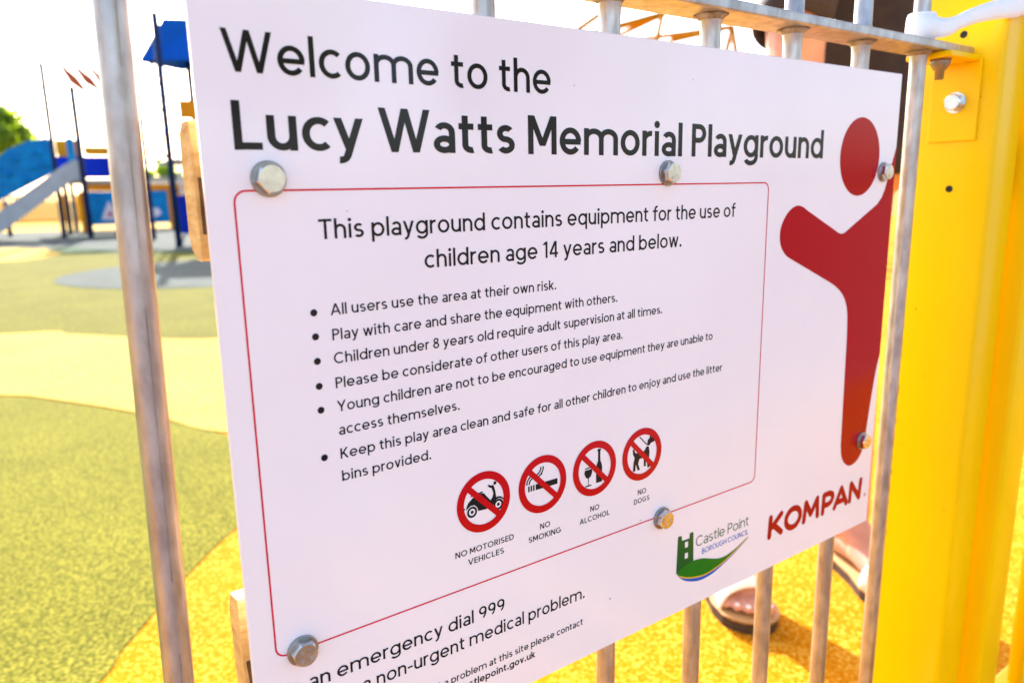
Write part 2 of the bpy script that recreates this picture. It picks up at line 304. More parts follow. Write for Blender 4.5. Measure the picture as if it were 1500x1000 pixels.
    if c == '1': g.v(0.24, 0, 1); g.bar(0.05, 0.80, 0.22, 0.97); return g.p, 0.34
    if c == '4': g.v(0.46, 0, 1); g.bar(0.44, 1, 0.07, 0.28); g.h(0.02, 0.62, 0.25); return g.p, 0.62
    if c == '8': g.arc(0.3, 0.74, 0.25-q*.9, 0.26-q, 0, 360); g.arc(0.3, 0.275, 0.3-q, 0.275-q*.8, 0, 360); return g.p, 0.60
    if c == '9': g.arc(0.3, 0.69, 0.3-q, 0.31-q, 0, 360); g.arc(0.22, 0.69, 0.38-q, 0.69-q*1.2, 0, -72); return g.p, 0.60
    raise KeyError(c)
SGN = lambda u, v, d=0.0: Vector((u/1000, -d, 0.75+v/1000))      # millimetres on the sign face to world metres
INKD = 0.00015
def poly(bm, pts, d=INKD, mi=0):
    f = bm.faces.new([bm.verts.new(SGN(x, y, d)) for x, y in pts]); f.material_index = mi
def put(bm, prims, T, d=INKD):
    for k, P in enumerate(prims):
        dd = d+k*0.000012
        if P[0] == 'strip':
            o = [bm.verts.new(SGN(*T(*a), dd)) for a in P[1]]; i = [bm.verts.new(SGN(*T(*a), dd)) for a in P[2]]
            for a in range(len(o)-1): bm.faces.new((o[a], o[a+1], i[a+1], i[a]))
        else:
            bm.faces.new([bm.verts.new(SGN(*T(*a), dd)) for a in P])
def text(bm, s, x0, x1, base, cap, t, gap=0.115, d=INKD, rise=0.0):
    gl = []; x = 0.0
    for c in s:
        p, w_ = glyph(c, t); gl.append((x, p)); x += w_ + (gap if c != ' ' else 0.0)
    tot = x-gap; sx = (x1-x0)/tot
    print('TEXT %-28s xscale/cap %.3f' % (s[:28], sx/cap))
    for ox, p in gl: put(bm, p, lambda a, b: (x0+(ox+a)*sx, base+b*cap+rise*(ox+a)/tot), d)

# ------------------------------------------------------------------ the sign
S = thing('information_sign', 'white glossy welcome notice board with black lettering bolted to the galvanised railing', 'sign', (0.3787, 0, 0.4234))
bm = bmesh.new(); box(bm, 0.0823, 0.6752, 0, 0.0035, 0.423, 0.8446, 0.0006, 1)
obj('panel', bm, M['panel'], S)
bm = bmesh.new(); text(bm, 'Welcome to the', 95.5, 282.2, 55.8, 18.4, 0.138); obj('lettering', bm, M['ink'], S, label='thin black welcome line at the top of the board')
bm = bmesh.new(); text(bm, 'Lucy Watts Memorial Playground', 97.2, 562.0, 21.4, 22.0, 0.162, 0.10); obj('lettering', bm, M['ink'], S, label='bold black playground name line')
bm = bmesh.new(); text(bm, 'This playground contains equipment for the use of', 134.4, 454.9, -21.5, 10.0, 0.138); text(bm, 'children age 14 years and below.', 193.2, 397.8, -40.3, 10.0, 0.138)
obj('lettering', bm, M['ink'], S, label='black age limit notice in two lines')
bm = bmesh.new()
for s, x1, b in (('All users use the area at their own risk.', 285.0, -60.3), ('Play with care and share the equipment with others.', 337.0, -73.4),
                 ('Children under 8 years old require adult supervision at all times.', 379.9, -85.9), ('Please be considerate of other users of this play area.', 342.0, -99.1),
                 ('Young children are not to be encouraged to use equipment they are unable to', 434.4, -111.8), ('access themselves.', 212.2, -124.7),
                 ('Keep this play area clean and safe for all other children to enjoy and use the litter', 446.7, -137.9), ('bins provided.', 192.0, -150.5)):
    text(bm, s, 137.7, x1, b, 5.95, 0.142)
for v in (-58.0, -70.4, -83.2, -96.4, -109.2, -135.2): poly(bm, [(128.8+1.85*math.cos(a), v+1.85*math.sin(a)) for a in [2*math.pi*k/20 for k in range(20)]])
obj('rule_list', bm, M['ink'], S)
bm = bmesh.new(); text(bm, 'In an emergency dial 999', 98.5, 240.6, -264.7, 8.9, 0.138); text(bm, 'for a non-urgent medical problem.', 122.5, 308.3, -279.9, 8.9, 0.138)
obj('lettering', bm, M['ink'], S, label='black emergency advice in two lines below the red outline')
bm = bmesh.new(); text(bm, 'To report a problem at this site please contact', 163.0, 306.6, -300.0, 5.0, 0.148); obj('lettering', bm, M['ink'], S, label='small black contact line')
bm = bmesh.new(); text(bm, 'castlepoint.gov.uk', 205.0, 264.2, -308.2, 5.0, 0.175, 0.10); obj('lettering', bm, M['ink'], S, label='small bold black web address')
# thin red outline with rounded corners
def rrect(x0, x1, y0, y1, r, n=8):
    P = []
    for cx, cy, a0 in ((x1-r, y1-r, 0), (x0+r, y1-r, 90), (x0+r, y0+r, 180), (x1-r, y0+r, 270)):
        P += [(cx+r*math.cos(R(a0+90*k/n)), cy+r*math.sin(R(a0+90*k/n))) for k in range(n+1)]
    return P
bm = bmesh.new(); lw = 0.95
o = [bm.verts.new(SGN(x, y, INKD)) for x, y in rrect(94.4, 493.9, -239.8, 3.3, 6)]; i_ = [bm.verts.new(SGN(x, y, INKD)) for x, y in rrect(94.4+lw, 493.9-lw, -239.8+lw, 3.3-lw, 6-lw)]
for k in range(len(o)): bm.faces.new((o[k], o[(k+1) % len(o)], i_[(k+1) % len(o)], i_[k]))
obj('border_line', bm, M['redline'], S)

# four prohibition symbols
def cpoly(bm, c, pts, s=19.5, d=INKD, mi=0): poly(bm, [(c[0]+x*s, c[1]+y*s) for x, y in pts], d, mi)
def disc(cx, cy, r, n=24, r_y=None): return [(cx+r*math.cos(2*math.pi*k/n), cy+(r_y or r)*math.sin(2*math.pi*k/n)) for k in range(n)]
def ringp(bm, c, cx, cy, r0, r1, a0=0, a1=360, d=INKD, s=19.5, n=40):
    A = [R(a0+(a1-a0)*k/n) for k in range(n+1)]
    P = [bm.verts.new(SGN(c[0]+s*(cx+r1*math.cos(a)), c[1]+s*(cy+r1*math.sin(a)), d)) for a in A]; Q = [bm.verts.new(SGN(c[0]+s*(cx+r0*math.cos(a)), c[1]+s*(cy+r0*math.sin(a)), d)) for a in A]
    for k in range(n): bm.faces.new((P[k], P[k+1], Q[k+1], Q[k]))
def scooter(bm, c):
    for x in (-0.45, 0.54): ringp(bm, c, x, -0.23, 0.115, 0.185); cpoly(bm, c, disc(x, -0.23, 0.055, 12))
    cpoly(bm, c, [(-0.67, -0.12), (-0.65, -0.03), (-0.58, 0.10), (-0.43, 0.22), (-0.15, 0.30), (0.0, 0.29), (0.10, 0.16), (0.25, -0.02), (0.33, 0.08), (0.36, 0.20), (0.30, 0.38), (0.21, 0.42), (0.15, 0.50), (0.20, 0.52), (0.28, 0.47), (0.37, 0.47), (0.43, 0.28), (0.47, 0.02), (0.42, -0.10), (0.35, -0.19), (0.07, -0.27), (-0.22, -0.25), (-0.26, -0.12), (-0.36, -0.02), (-0.50, -0.01), (-0.61, -0.08)], d=INKD+2e-5)
    cpoly(bm, c, [(0.37, -0.15), (0.40, -0.02), (0.50, 0.04), (0.62, 0.03), (0.74, -0.06), (0.77, -0.17), (0.68, -0.07), (0.56, -0.02), (0.46, -0.05)], d=INKD+3e-5)
    cpoly(bm, c, [(-0.49, 0.27), (-0.48, 0.31), (-0.06, 0.36), (-0.03, 0.33), (-0.05, 0.31)], d=INKD+1e-5); cpoly(bm, c, disc(0.43, 0.52, 0.06, 12)); cpoly(bm, c, disc(-0.75, -0.07, 0.045, 10))
def cigarette(bm, c):
    cpoly(bm, c, [(-0.30, -0.14), (0.62, -0.14), (0.62, 0.06), (-0.30, 0.06)])
    for x in (-0.38, -0.48, -0.58): cpoly(bm, c, [(x-0.03, -0.14), (x+0.03, -0.14), (x+0.03, 0.06), (x-0.03, 0.06)])
    for k in (0, 1): ringp(bm, c, -0.34, 0.10, 0.20+k*.1, 0.25+k*.1, 90+10*k, 178, n=10); ringp(bm, c, -0.34+.02, 0.62, 0.22+k*.1, 0.27+k*.1, 272, 360, d=INKD+1e-5, n=10)
    cpoly(bm, c, [(-.12, .36), (-.02, .40), (-.02, .36), (-.12, .32)], d=INKD+3e-5)
def bottle(bm, c):
    cpoly(bm, c, [(0.06, -0.56), (0.34, -0.56), (0.34, 0.0), (0.32, 0.10), (0.255, 0.24), (0.25, 0.60), (0.275, 0.60), (0.275, 0.68), (0.125, 0.68), (0.125, 0.60), (0.15, 0.60), (0.145, 0.24), (0.08, 0.10), (0.06, 0.0)])
    cpoly(bm, c, [(-0.46, 0.02), (-0.14, 0.02), (-0.12, -0.10), (-0.18, -0.24), (-0.27, -0.30), (-0.33, -0.30), (-0.42, -0.24), (-0.48, -0.10)])
    cpoly(bm, c, [(-0.45, 0.10), (-0.15, 0.10), (-0.148, 0.06), (-0.452, 0.06)])
    cpoly(bm, c, [(-0.315, -0.28), (-0.285, -0.28), (-0.285, -0.56), (-0.315, -0.56)], d=INKD+1e-5); cpoly(bm, c, [(-0.44, -0.60), (-0.16, -0.60), (-0.16, -0.555), (-0.44, -0.555)], d=INKD+2e-5)
def dog(bm, c):
    cpoly(bm, c, [(-0.48, 0.26), (-0.38, 0.30), (-0.40, 0.20), (-0.32, 0.10), (0.10, 0.10), (0.24, 0.26), (0.34, 0.22), (0.38, 0.02), (0.36, -0.16), (0.40, -0.58), (0.28, -0.58), (0.24, -0.22), (0.18, -0.20), (0.20, -0.50), (0.10, -0.50), (0.08, -0.14), (-0.14, -0.16), (-0.20, -0.34), (-0.10, -0.58), (-0.22, -0.58), (-0.32, -0.32), (-0.34, -0.58), (-0.46, -0.58), (-0.44, -0.28), (-0.38, -0.06), (-0.46, 0.08)])
    cpoly(bm, c, [(0.24, 0.30), (0.36, 0.26), (0.44, 0.34), (0.64, 0.38), (0.66, 0.46), (0.48, 0.56), (0.40, 0.66), (0.36, 0.54), (0.28, 0.50)], d=INKD+2e-5)
    cpoly(bm, c, [(0.26, 0.32), (0.23, 0.30), (-0.16, 0.68), (-0.13, 0.71)], d=INKD+1e-5)
for cx, fn, lab, cap in ((227.2, scooter, 'red ring with a struck out scooter', (('NO MOTORISED', 205.6, 248.9, -217.7), ('VEHICLES', 214.5, 241.1, -224.8))),
                         (272.8, cigarette, 'red ring with a struck out cigarette', (('NO', 270.1, 278.4, -217.3), ('SMOKING', 260.6, 287.6, -224.2))),
                         (317.5, bottle, 'red ring with a struck out bottle and glass', (('NO', 313.5, 321.6, -217.0), ('ALCOHOL', 304.0, 331.2, -223.9))),
                         (362.5, dog, 'red ring with a struck out dog', (('NO', 358.8, 367.0, -216.7), ('DOGS', 355.0, 370.6, -223.2)))):
    c = (cx, -186.3)
    bm = bmesh.new(); ringp(bm, c, 0, 0, 0.745, 1.0, d=INKD+1e-4, n=64)
    a = 0.10; L_ = 0.78
    cpoly(bm, c, [(-L_*.7071-a*.7071, L_*.7071-a*.7071), (-L_*.7071+a*.7071, L_*.7071+a*.7071), (L_*.7071+a*.7071, -L_*.7071+a*.7071), (L_*.7071-a*.7071, -L_*.7071-a*.7071)], d=INKD+1.3e-4)
    ps = obj('prohibition_symbol', bm, M['red'], S, label=lab)
    bm = bmesh.new(); fn(bm, c); obj('pictogram', bm, M['ink'], ps)
    bm = bmesh.new()
    for s, a0, a1, b in cap: text(bm, s, a0, a1, b, 3.9, 0.155, 0.15)
    obj('caption', bm, M['ink'], ps)

# crimson jumping figure running off the right edge
bm = bmesh.new(); poly(bm, disc(617.3, 23.2, 30.2, 48, 32.6))
top = [(674.9, 33.5), (669.5, 18.5), (663.5, 3), (660.5, -5), (656.5, -11.5), (650, -17.2)]
mid = [(606, -38.0), (601.5, -40.2), (597.3, -40.9), (593, -40.2)]
arm = catmull([(545, -19.4, 0), (538.4, -16.4, 0), (530.5, -15.6, 0), (521.5, -19.2, 0), (514, -27, 0), (510.6, -36.5, 0), (512.6, -46.5, 0), (519.5, -54.0, 0), (526, -57.4, 0)], 5)
hip = catmull([(580, -79.8, 0), (592, -85.2, 0), (602, -91.6, 0), (609, -99.0, 0), (613.6, -108.5, 0), (615.4, -120, 0), (616.6, -136, 0)], 4)
foot = catmull([(619.2, -236, 0), (621.2, -246, 0), (626.5, -254.5, 0), (636, -259.9, 0), (646.5, -258.7, 0), (654.6, -252.5, 0), (658.9, -243, 0), (660.6, -234, 0)], 5)
leg = [(664.5, -205), (668.2, -182), (671.2, -168), (674.9, -157)]
poly(bm, top + mid + [(p.x, p.y) for p in arm] + [(p.x, p.y) for p in hip] + [(p.x, p.y) for p in foot] + leg)
obj('figure_emblem', bm, M['crimson'], S)
# crimson maker's logo, rounded heavy italics
bm = bmesh.new(); kk = [0]
def rs(paths, x0, wd, t=0.31):
    base, cap = -299.6, 22.2
    T = lambda a, b: (x0+a*wd+0.0*b, base+b*cap)
    for P in paths:
        for (a, b), (c_, d_) in zip(P, P[1:]):
            p, q_ = Vector(T(a, b)), Vector(T(c_, d_)); n_ = (q_-p).normalized(); n_ = Vector((-n_.y, n_.x))*t*cap*0.40
            kk[0] += 1; dd = INKD+1.0e-5*(kk[0] % 9)
            poly(bm, [p+n_, p-n_, q_-n_, q_+n_], dd)
        for a, b in P:
            p = T(a, b); kk[0] += 1; poly(bm, disc(p[0], p[1], t*cap*0.40, 14), INKD+1.0e-5*(kk[0] % 9)+5e-6)
oval = [(0.5+0.38*math.cos(a), 0.5+0.40*math.sin(a)) for a in [2*math.pi*k/20 for k in range(21)]]
rs([[(0.12, 0.12), (0.16, 0.90)], [(0.82, 0.90), (0.22, 0.46)], [(0.34, 0.56), (0.86, 0.12)]], 515.0, 22.5)
rs([oval], 537.5, 27.5)
rs([[(0.10, 0.12), (0.18, 0.90), (0.48, 0.32), (0.82, 0.90), (0.88, 0.12)]], 565.0, 27.0)
rs([[(0.14, 0.12), (0.18, 0.90), (0.60, 0.90), (0.82, 0.80), (0.86, 0.66), (0.78, 0.50), (0.58, 0.42), (0.20, 0.42)]], 594.0, 21.0)
rs([[(0.08, 0.12), (0.50, 0.90), (0.90, 0.12)], [(0.28, 0.32), (0.74, 0.32)]], 614.0, 24.0)
rs([[(0.12, 0.12), (0.16, 0.90), (0.80, 0.12), (0.86, 0.90)]], 638.5, 23.5)
ringp(bm, (668.3, -297.2), 0, 0, 0.7, 1.0, s=1.7, n=14); poly(bm, [(667.8, -298.1), (668.3, -298.1), (668.3, -296.3), (667.8, -296.3)])
obj('maker_logo', bm, M['crimson'], S)
# council logo: castle tower, green hill, yellow line, blue river and two lines of lettering
yl = [(404.7, -296.1), (411, -299.2), (419.0, -301.9), (430.6, -304.2), (440.4, -304.2), (452.3, -302.2), (462.4, -299.2), (476.7, -293.4), (488.3, -288.2)]
YL = [(p.x, p.y) for p in catmull([(x, y, 0) for x, y in yl], 4)]
hill = [(401.6, -292.8), (406, -290.9), (412.8, -288.8), (422.2, -288.0), (431.9, -289.4), (441.8, -292.8), (450.0, -295.3), (457, -296.2), (464.2, -295.6), (474.6, -292.9), (488.2, -287.6)]
HL = [(p.x, p.y) for p in catmull([(x, y, 0) for x, y in hill], 4)]
bl = [(401.9, -293.6), (407.6, -299.4), (415.2, -303.8), (426.9, -307.3), (438.6, -307.6), (450.5, -305.1), (470.6, -297.6), (488.3, -289.0)]
BL = [(p.x, p.y) for p in catmull([(x, y, 0) for x, y in bl], 4)]
bm = bmesh.new(); poly(bm, HL + YL[::-1], INKD+6e-5); LG = obj('council_logo', bm, M['green'], S)
bm = bmesh.new(); poly(bm, [(401.4, -293), (402.4, -263), (403.6, -262.2), (406.6, -262.9), (407.1, -266.9), (415.5, -267.4), (415.6, -263.4), (418.6, -262.8), (419.9, -263.8), (420.9, -289.5)], INKD); obj('castle_tower', bm, M['dgreen'], LG)
bm = bmesh.new(); poly(bm, [(410.4, -269.2), (413.9, -269.4), (414.0, -274.0), (410.6, -273.9)], INKD+3e-5); poly(bm, [(410.6, -278.6), (414.1, -278.7), (414.3, -283.3), (410.8, -283.2)], INKD+3e-5); obj('castle_window', bm, M['white'], LG)
bm = bmesh.new(); poly(bm, [(x, y+0.55) for x, y in YL] + [(x, y-0.65) for x, y in YL[::-1]], INKD+1.2e-4); obj('yellow_stripe', bm, M['gold'], LG)
bm = bmesh.new(); poly(bm, [(401.9, -293.6)] + YL + BL[::-1][:-1], INKD+8e-5); obj('river_stripe', bm, M['blue'], LG)
bm = bmesh.new(); text(bm, 'Castle Point', 423.2, 488.2, -277.2, 8.7, 0.10, 0.10); obj('lettering', bm, M['dgreen'], LG)
bm = bmesh.new(); text(bm, 'BOROUGH COUNCIL', 430.8, 488.3, -285.4, 4.6, 0.13, 0.14); obj('lettering', bm, M['blue'], LG)
# hex bolts with washers through the sign
def hexbolt(parent, u, v, rot, r_h=0.0072, r_w=0.0085):
    cx, cz = u/1000, 0.75+v/1000
    bm = bmesh.new()
    prof = [(r_h, -0.0014), (r_h, -0.0056)]
    vs = []
    for rr, y in prof: vs.append([bm.verts.new((cx+rr*math.cos(rot+k*math.pi/3), y, cz+rr*math.sin(rot+k*math.pi/3))) for k in range(6)])
    for k in range(6): bm.faces.new((vs[0][k], vs[0][(k+1) % 6], vs[1][(k+1) % 6], vs[1][k]))
    n = 24; rim = [bm.verts.new((cx+r_h*0.86*math.cos(rot+2*math.pi*k/n), -0.0066, cz+r_h*0.86*math.sin(rot+2*math.pi*k/n))) for k in range(n)]
    bm.faces.new(rim[::-1])
    for k in range(6):                                   # chamfer fan from hex edge to round face
        seg = rim[k*4:k*4+5] if k < 5 else rim[20:]+[rim[0]]
        bm.faces.new([vs[1][k], vs[1][(k+1) % 6]] + seg[::-1])
    for k in range(4):                                   # raised grade marks
        a = rot+0.5+k*math.pi/2; px, pz = cx+0.0033*math.cos(a), cz+0.0033*math.sin(a)
        for ddx, ddz, wx, wz in ((0, 0.0006, 0.0009, 0.0002), (0, -0.0006, 0.0009, 0.0002), (-0.0008, 0, 0.0002, 0.0009)):
            box(bm, px+ddx-wx, px+ddx+wx, -0.0069-0.00003*(ddx != 0), -0.0064, pz+ddz-wz, pz+ddz+wz)
    bmesh.ops.recalc_face_normals(bm, faces=bm.faces)
    o = obj('bolt', bm, M['steel'], parent)
    bm = bmesh.new(); n = 32; rings = []
    for rr, y in ((r_w, -0.0002), (r_w, -0.0012), (r_w-0.0004, -0.0015), (0.003, -0.0015)):
        rings.append([bm.verts.new((cx+rr*math.cos(2*math.pi*k/n), y, cz+rr*math.sin(2*math.pi*k/n))) for k in range(n)])
    for a, b in zip(rings, rings[1:]):
        for k in range(n): bm.faces.new((a[k], a[(k+1) % n], b[(k+1) % n], b[k]))
    bm.faces.new(rings[-1]); bmesh.ops.recalc_face_normals(bm, faces=bm.faces)
    obj('washer', bm, M['washer'], o)
for k, (u, v) in enumerate(((111.5, 8.2), (382.5, 10.2), (655.0, 10.5), (108.8, -239.8), (383.8, -241.2), (654.2, -239.0))): hexbolt(S, u, v, 0.25+k*0.55)
# specks of dirt on the board
for u, v, r in ((332.1, -289.1, 0.75), (361.5, -237.0, 0.5), (150, -8, 0.3), (405, 72, 0.35), (300, 62, 0.35), (520, 60, 0.3), (560, -60, 0.3)):
    bm = bmesh.new(); poly(bm, [(u+r*random.uniform(.6, 1.2)*math.cos(a), v+r*random.uniform(.6, 1.2)*math.sin(a)) for a in [2*math.pi*k/8 for k in range(8)]], INKD+2e-4); obj('dirt_speck', bm, M['ink'], S)

# ------------------------------------------------------------------ timber battens clamped behind the bars
def batten(z0, z1, shade_top, label):
    bm = bmesh.new(); n = 40; x0, x1 = 0.0824, 0.6745; y0, y1 = 0.0192, 0.0402; rings = []
    for k in range(n+1):
        x = x0+(x1-x0)*max(0, k-1)/(n-1)+(0.0018 if k == 1 else 0); j = lambda s: random.uniform(-s, s)
        rings.append([bm.verts.new((x+(j(.0006) if k in (0, 1, n) else 0), y+j(.00025), z+j(.0004))) for y, z in
                      ((y0, z0+.001), (y0+.001, z0), (y1-.008, z0+.001), (y1-.002, z0+.005), (y1, z0+.012), (y1, z1-.012), (y1-.002, z1-.005), (y1-.007, z1-.0005), (y0+.002, z1), (y0, z1-.001), (y0, z1-shade_top), (y0, z0+.013))])
    for i, (a, b) in enumerate(zip(rings, rings[1:])):
        for k in range(12):
            f = bm.faces.new((a[k], a[(k+1) % 12], b[(k+1) % 12], b[k]))
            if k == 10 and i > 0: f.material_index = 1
    bm.faces.new(rings[0][::-1]); bm.faces.new(rings[-1]); bmesh.ops.recalc_face_normals(bm, faces=bm.faces)
    return tag(obj('timber_batten', bm, [M['wood'], M['woodshade']]), label, 'batten', 'timber battens clamped behind the sign')
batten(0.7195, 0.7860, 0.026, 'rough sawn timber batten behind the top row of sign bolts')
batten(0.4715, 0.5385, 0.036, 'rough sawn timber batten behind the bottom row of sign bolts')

# ------------------------------------------------------------------ bow top railing
F = thing('railing', 'galvanised bow top railing carrying the white notice board', 'railing', (0.35, 0.0113, 0))
X0, DX, YB, RB = 0.0516, 0.09563, 0.0109, 0.0071
for i in range(-10, 8, 2):
    xa, xb = X0+i*DX, X0+(i+1)*DX; cxx = (xa+xb)/2; rr = (xb-xa)/2; zt = 0.915
    def legp(x): return [(x, YB, 0.03), (x, YB, 0.30), (x+0.0004, YB, 0.6), (x, YB, 0.855), (x, YB, 0.8632), (x, YB, 0.8684), (x, YB, 0.8766), (x, YB, 0.881), (x, YB, zt)]
    rad = [RB]*4+[RB*1.06, RB*1.32, RB*1.32, RB*1.03, RB]
    A = legp(xa); B = legp(xb)[::-1]
    if i == 0: A = [(x+(z-0.68)*0.018, y, z) for x, y, z in A]      # the first bar stands a little out of true
    arc_ = [(cxx-rr*math.cos(math.pi*k/14), YB, zt+rr*math.sin(math.pi*k/14)) for k in range(1, 14)]
    bm = bmesh.new(); tube(bm, A+arc_+B, rad+[RB]*13+rad[::-1], 18)
    obj('bow_bar', bm, M['galv'], F)
    for xx in (xa, xb):
        xx += 0.0034 if (i == 0 and xx == xa) else 0
        bm = bmesh.new(); tube(bm, [(xx, YB, 0.8646), (xx, YB, 0.8668), (xx, YB, 0.8685)], [RB*1.12, RB*1.38, RB*1.75], 20); obj('weld', bm, M['weld'], F)
bm = bmesh.new(); cb = Vector((X0, YB, 0)); vd = Vector((-0.138, -0.990, 0)); sr = Vector((0.990, -0.138, 0)); prev = None
for k in range(90):                                      # open weld seam down the bar nearest the camera
    z = 0.28+0.57*k/89; cb.x = X0+(z-0.68)*0.018; off = 0.26+0.03*math.sin(z*9)+random.uniform(-.02, .02); wd = random.uniform(.006, .03); cur = []
    for q in (off-wd, off+wd): cur.append(bm.verts.new(cb+(sr*q+vd*math.sqrt(1-q*q))*(RB+0.00008)+Vector((0, 0, z))))
    if prev and math.sin(z*31)+math.sin(z*77) > -0.9: bm.faces.new((prev[0], prev[1], cur[1], cur[0]))
    prev = cur
obj('weld_seam', bm, M['seam'], F)
for nm, z0, z1 in (('top_rail', 0.8686, 0.8764), ('bottom_rail', 0.10, 0.108)):
    bm = bmesh.new(); box(bm, -1.0, 0.7905, YB-0.0168, YB+0.0168, z0, z1, 0.0014, 3); obj(nm, bm, M['galv'], F)

# ------------------------------------------------------------------ yellow gate post with its bracket, and the gate beyond
P = thing('gate_post', 'square yellow gate post with a hex bolt at the end of the railing', 'post', (0.819, 0.008, 0))
XP = 0.7925
bm = bmesh.new(); box(bm, XP, 0.8455, -0.0318, 0.0485, 0.0, 1.35, 0.0045, 4); obj('post', bm, M['yel'], P, True)
bm = bmesh.new(); box(bm, XP-0.003, XP-0.0002, -0.0145, 0.0305, 0.790, 0.8655, 0.0008, 2); box(bm, 0.733, XP-0.0032, -0.0125, 0.0290, 0.8630, 0.8682, 0.0012, 2)
br = obj('bracket', bm, M['yel'], P)
bm = bmesh.new()                                        # hex bolt head on the bracket, axis along x
cy_, cz_ = 0.006, 0.8265
for r0, r1, xa, xb, nn in ((0.0098, 0.0098, XP-0.0030, XP-0.0046, 28), (0.0084, 0.0084, XP-0.0046, XP-0.0105, 6), (0.0078, 0.0069, XP-0.0105, XP-0.0116, 24)):
    a = [bm.verts.new((xa, cy_+r0*math.cos(2*math.pi*k/nn+.3), cz_+r0*math.sin(2*math.pi*k/nn+.3))) for k in range(nn)]; b = [bm.verts.new((xb, cy_+r1*math.cos(2*math.pi*k/nn+.3), cz_+r1*math.sin(2*math.pi*k/nn+.3))) for k in range(nn)]
    for k in range(nn): bm.faces.new((a[k], a[(k+1) % nn], b[(k+1) % nn], b[k]))
    bm.faces.new(b)
bmesh.ops.recalc_face_normals(bm, faces=bm.faces); obj('bolt', bm, M['steel'], br)
bm = bmesh.new()                                        # nut and stud hanging under the rail
tube(bm, [(0.748, 0.004, 0.8628), (0.748, 0.004, 0.8590), (0.748, 0.004, 0.8535), (0.748, 0.004, 0.8530), (0.748, 0.004, 0.8450)], [0.0092, 0.0088, 0.0055, 0.0042, 0.0040], 12)
obj('nut', bm, M['brass'], br)
random.seed(21)
def chip(y, z, wy, wz):
    bm = bmesh.new(); n = 9
    bm.faces.new([bm.verts.new((XP-0.00012, y+wy*random.uniform(.5, 1.1)*math.cos(2*math.pi*k/n), z+wz*random.uniform(.5, 1.1)*math.sin(2*math.pi*k/n))) for k in range(n)]); obj('paint_chip', bm, M['chip'], P)
for k in range(16): chip(0.0385+random.uniform(-.0008, .0008), 0.36+0.017*k+random.uniform(-.006, .006), random.uniform(.00015, .0005), random.uniform(.002, .008))
for y, z in ((0.02, 0.70), (0.028, 0.62), (-0.01, 0.765), (0.012, 0.55), (-0.012, 0.5), (-0.02, 0.41), (0.03, 0.47), (-0.015, 0.83)): chip(y, z, random.uniform(.0003, .0009), random.uniform(.0004, .0014))
for zz_ in (0.744, 0.8895):
    bm = bmesh.new(); tube(bm, [(XP-0.0004, 0.006, zz_), (XP-0.00005, 0.006, zz_)], 0.0034, 16); obj('hole', bm, M['hole'], P)
GT = thing('gate', 'yellow gate frame standing right beside the gate post', 'gate', (0.88, 0, 0))
bm = bmesh.new(); box(bm, 0.8535, 0.9040, -0.0488, 0.002, 0.06, 1.32, 0.005, 4); obj('stile', bm, M['yel'], GT, True)
bm = bmesh.new(); box(bm, 1.86, 1.91, -0.0488, 0.002, 0.06, 1.32, 0.005, 4); obj('stile', bm, M['yel'], GT, True)
for z0, z1 in ((0.062, 0.10), (1.22, 1.26)):
    bm = bmesh.new(); box(bm, 0.9042, 1.8598, -0.043, -0.003, z0, z1, 0.003, 2); obj('gate_rail', bm, M['yel'], GT)
for k in range(8):
    x = 1.04+k*0.10; bm = bmesh.new(); tube(bm, [(x, -0.023, 0.098), (x, -0.023, 1.222)], 0.009, 12); obj('gate_bar', bm, M['yel'], GT)

# ------------------------------------------------------------------ white strap tied round the last bar and the post
bm = bmesh.new()
n = 28
for rr0, z0, z1 in ((0.0122, 0.878, 0.8985), (0.0112, 0.8985, 0.901)):
    prof = [(RB+0.0002, z0), (rr0, z0), (rr0+0.0006, (z0+z1)/2), (rr0, z1), (RB+0.0002, z1)]
    rg = [[bm.verts.new((0.721+r_*math.cos(2*math.pi*k/n), YB+r_*math.sin(2*math.pi*k/n), z)) for k in range(n)] for r_, z in prof]
    for a, b in zip(rg, rg[1:]):
        for k in range(n): f = bm.faces.new((a[k], a[(k+1) % n], b[(k+1) % n], b[k])); f.smooth = True
pth = catmull([(0.724, 0.004, 0.8895), (0.736, -0.004, 0.8885), (0.746, -0.010, 0.893), (0.760, -0.018, 0.899), (0.775, -0.030, 0.9035), (0.790, -0.0375, 0.9065), (0.812, -0.0385, 0.9125), (0.846, -0.0385, 0.924), (0.852, -0.036, 0.926)], 5)
hw = [0.0095, 0.0080, 0.0062, 0.0070, 0.0085, 0.0100, 0.0105, 0.0105, 0.0105]
rings = []
for k, p in enumerate(pth):
    t = k/(len(pth)-1)*(len(hw)-1); i0 = min(int(t), len(hw)-2); h_ = hw[i0]+(hw[i0+1]-hw[i0])*(t-i0)
    tn = (pth[min(k+1, len(pth)-1)]-pth[max(k-1, 0)]).normalized(); nn_ = Vector((tn.y, -tn.x, 0)).normalized(); up = nn_.cross(tn).normalized()
    if up.z < 0: up = -up
    wv = 0.0007*math.sin(k*1.3)
    rings.append([bm.verts.new(p+up*h_*a+nn_*(b+wv)) for a, b in ((-1, 0.0005), (-.35, 0.0012), (.3, 0.0008), (1, 0.0005), (1, -0.0009), (0, -0.0004), (-1, -0.0009))])
for a, b in zip(rings, rings[1:]):
    for k in range(7): f = bm.faces.new((a[k], a[(k+1) % 7], b[(k+1) % 7], b[k])); f.smooth = True
bm.faces.new(rings[0]); bm.faces.new(rings[-1]); bmesh.ops.recalc_face_normals(bm, faces=bm.faces)
tag(obj('strap', bm, M['strap']), 'white strap tied round the last railing bar and the yellow post', 'strap')

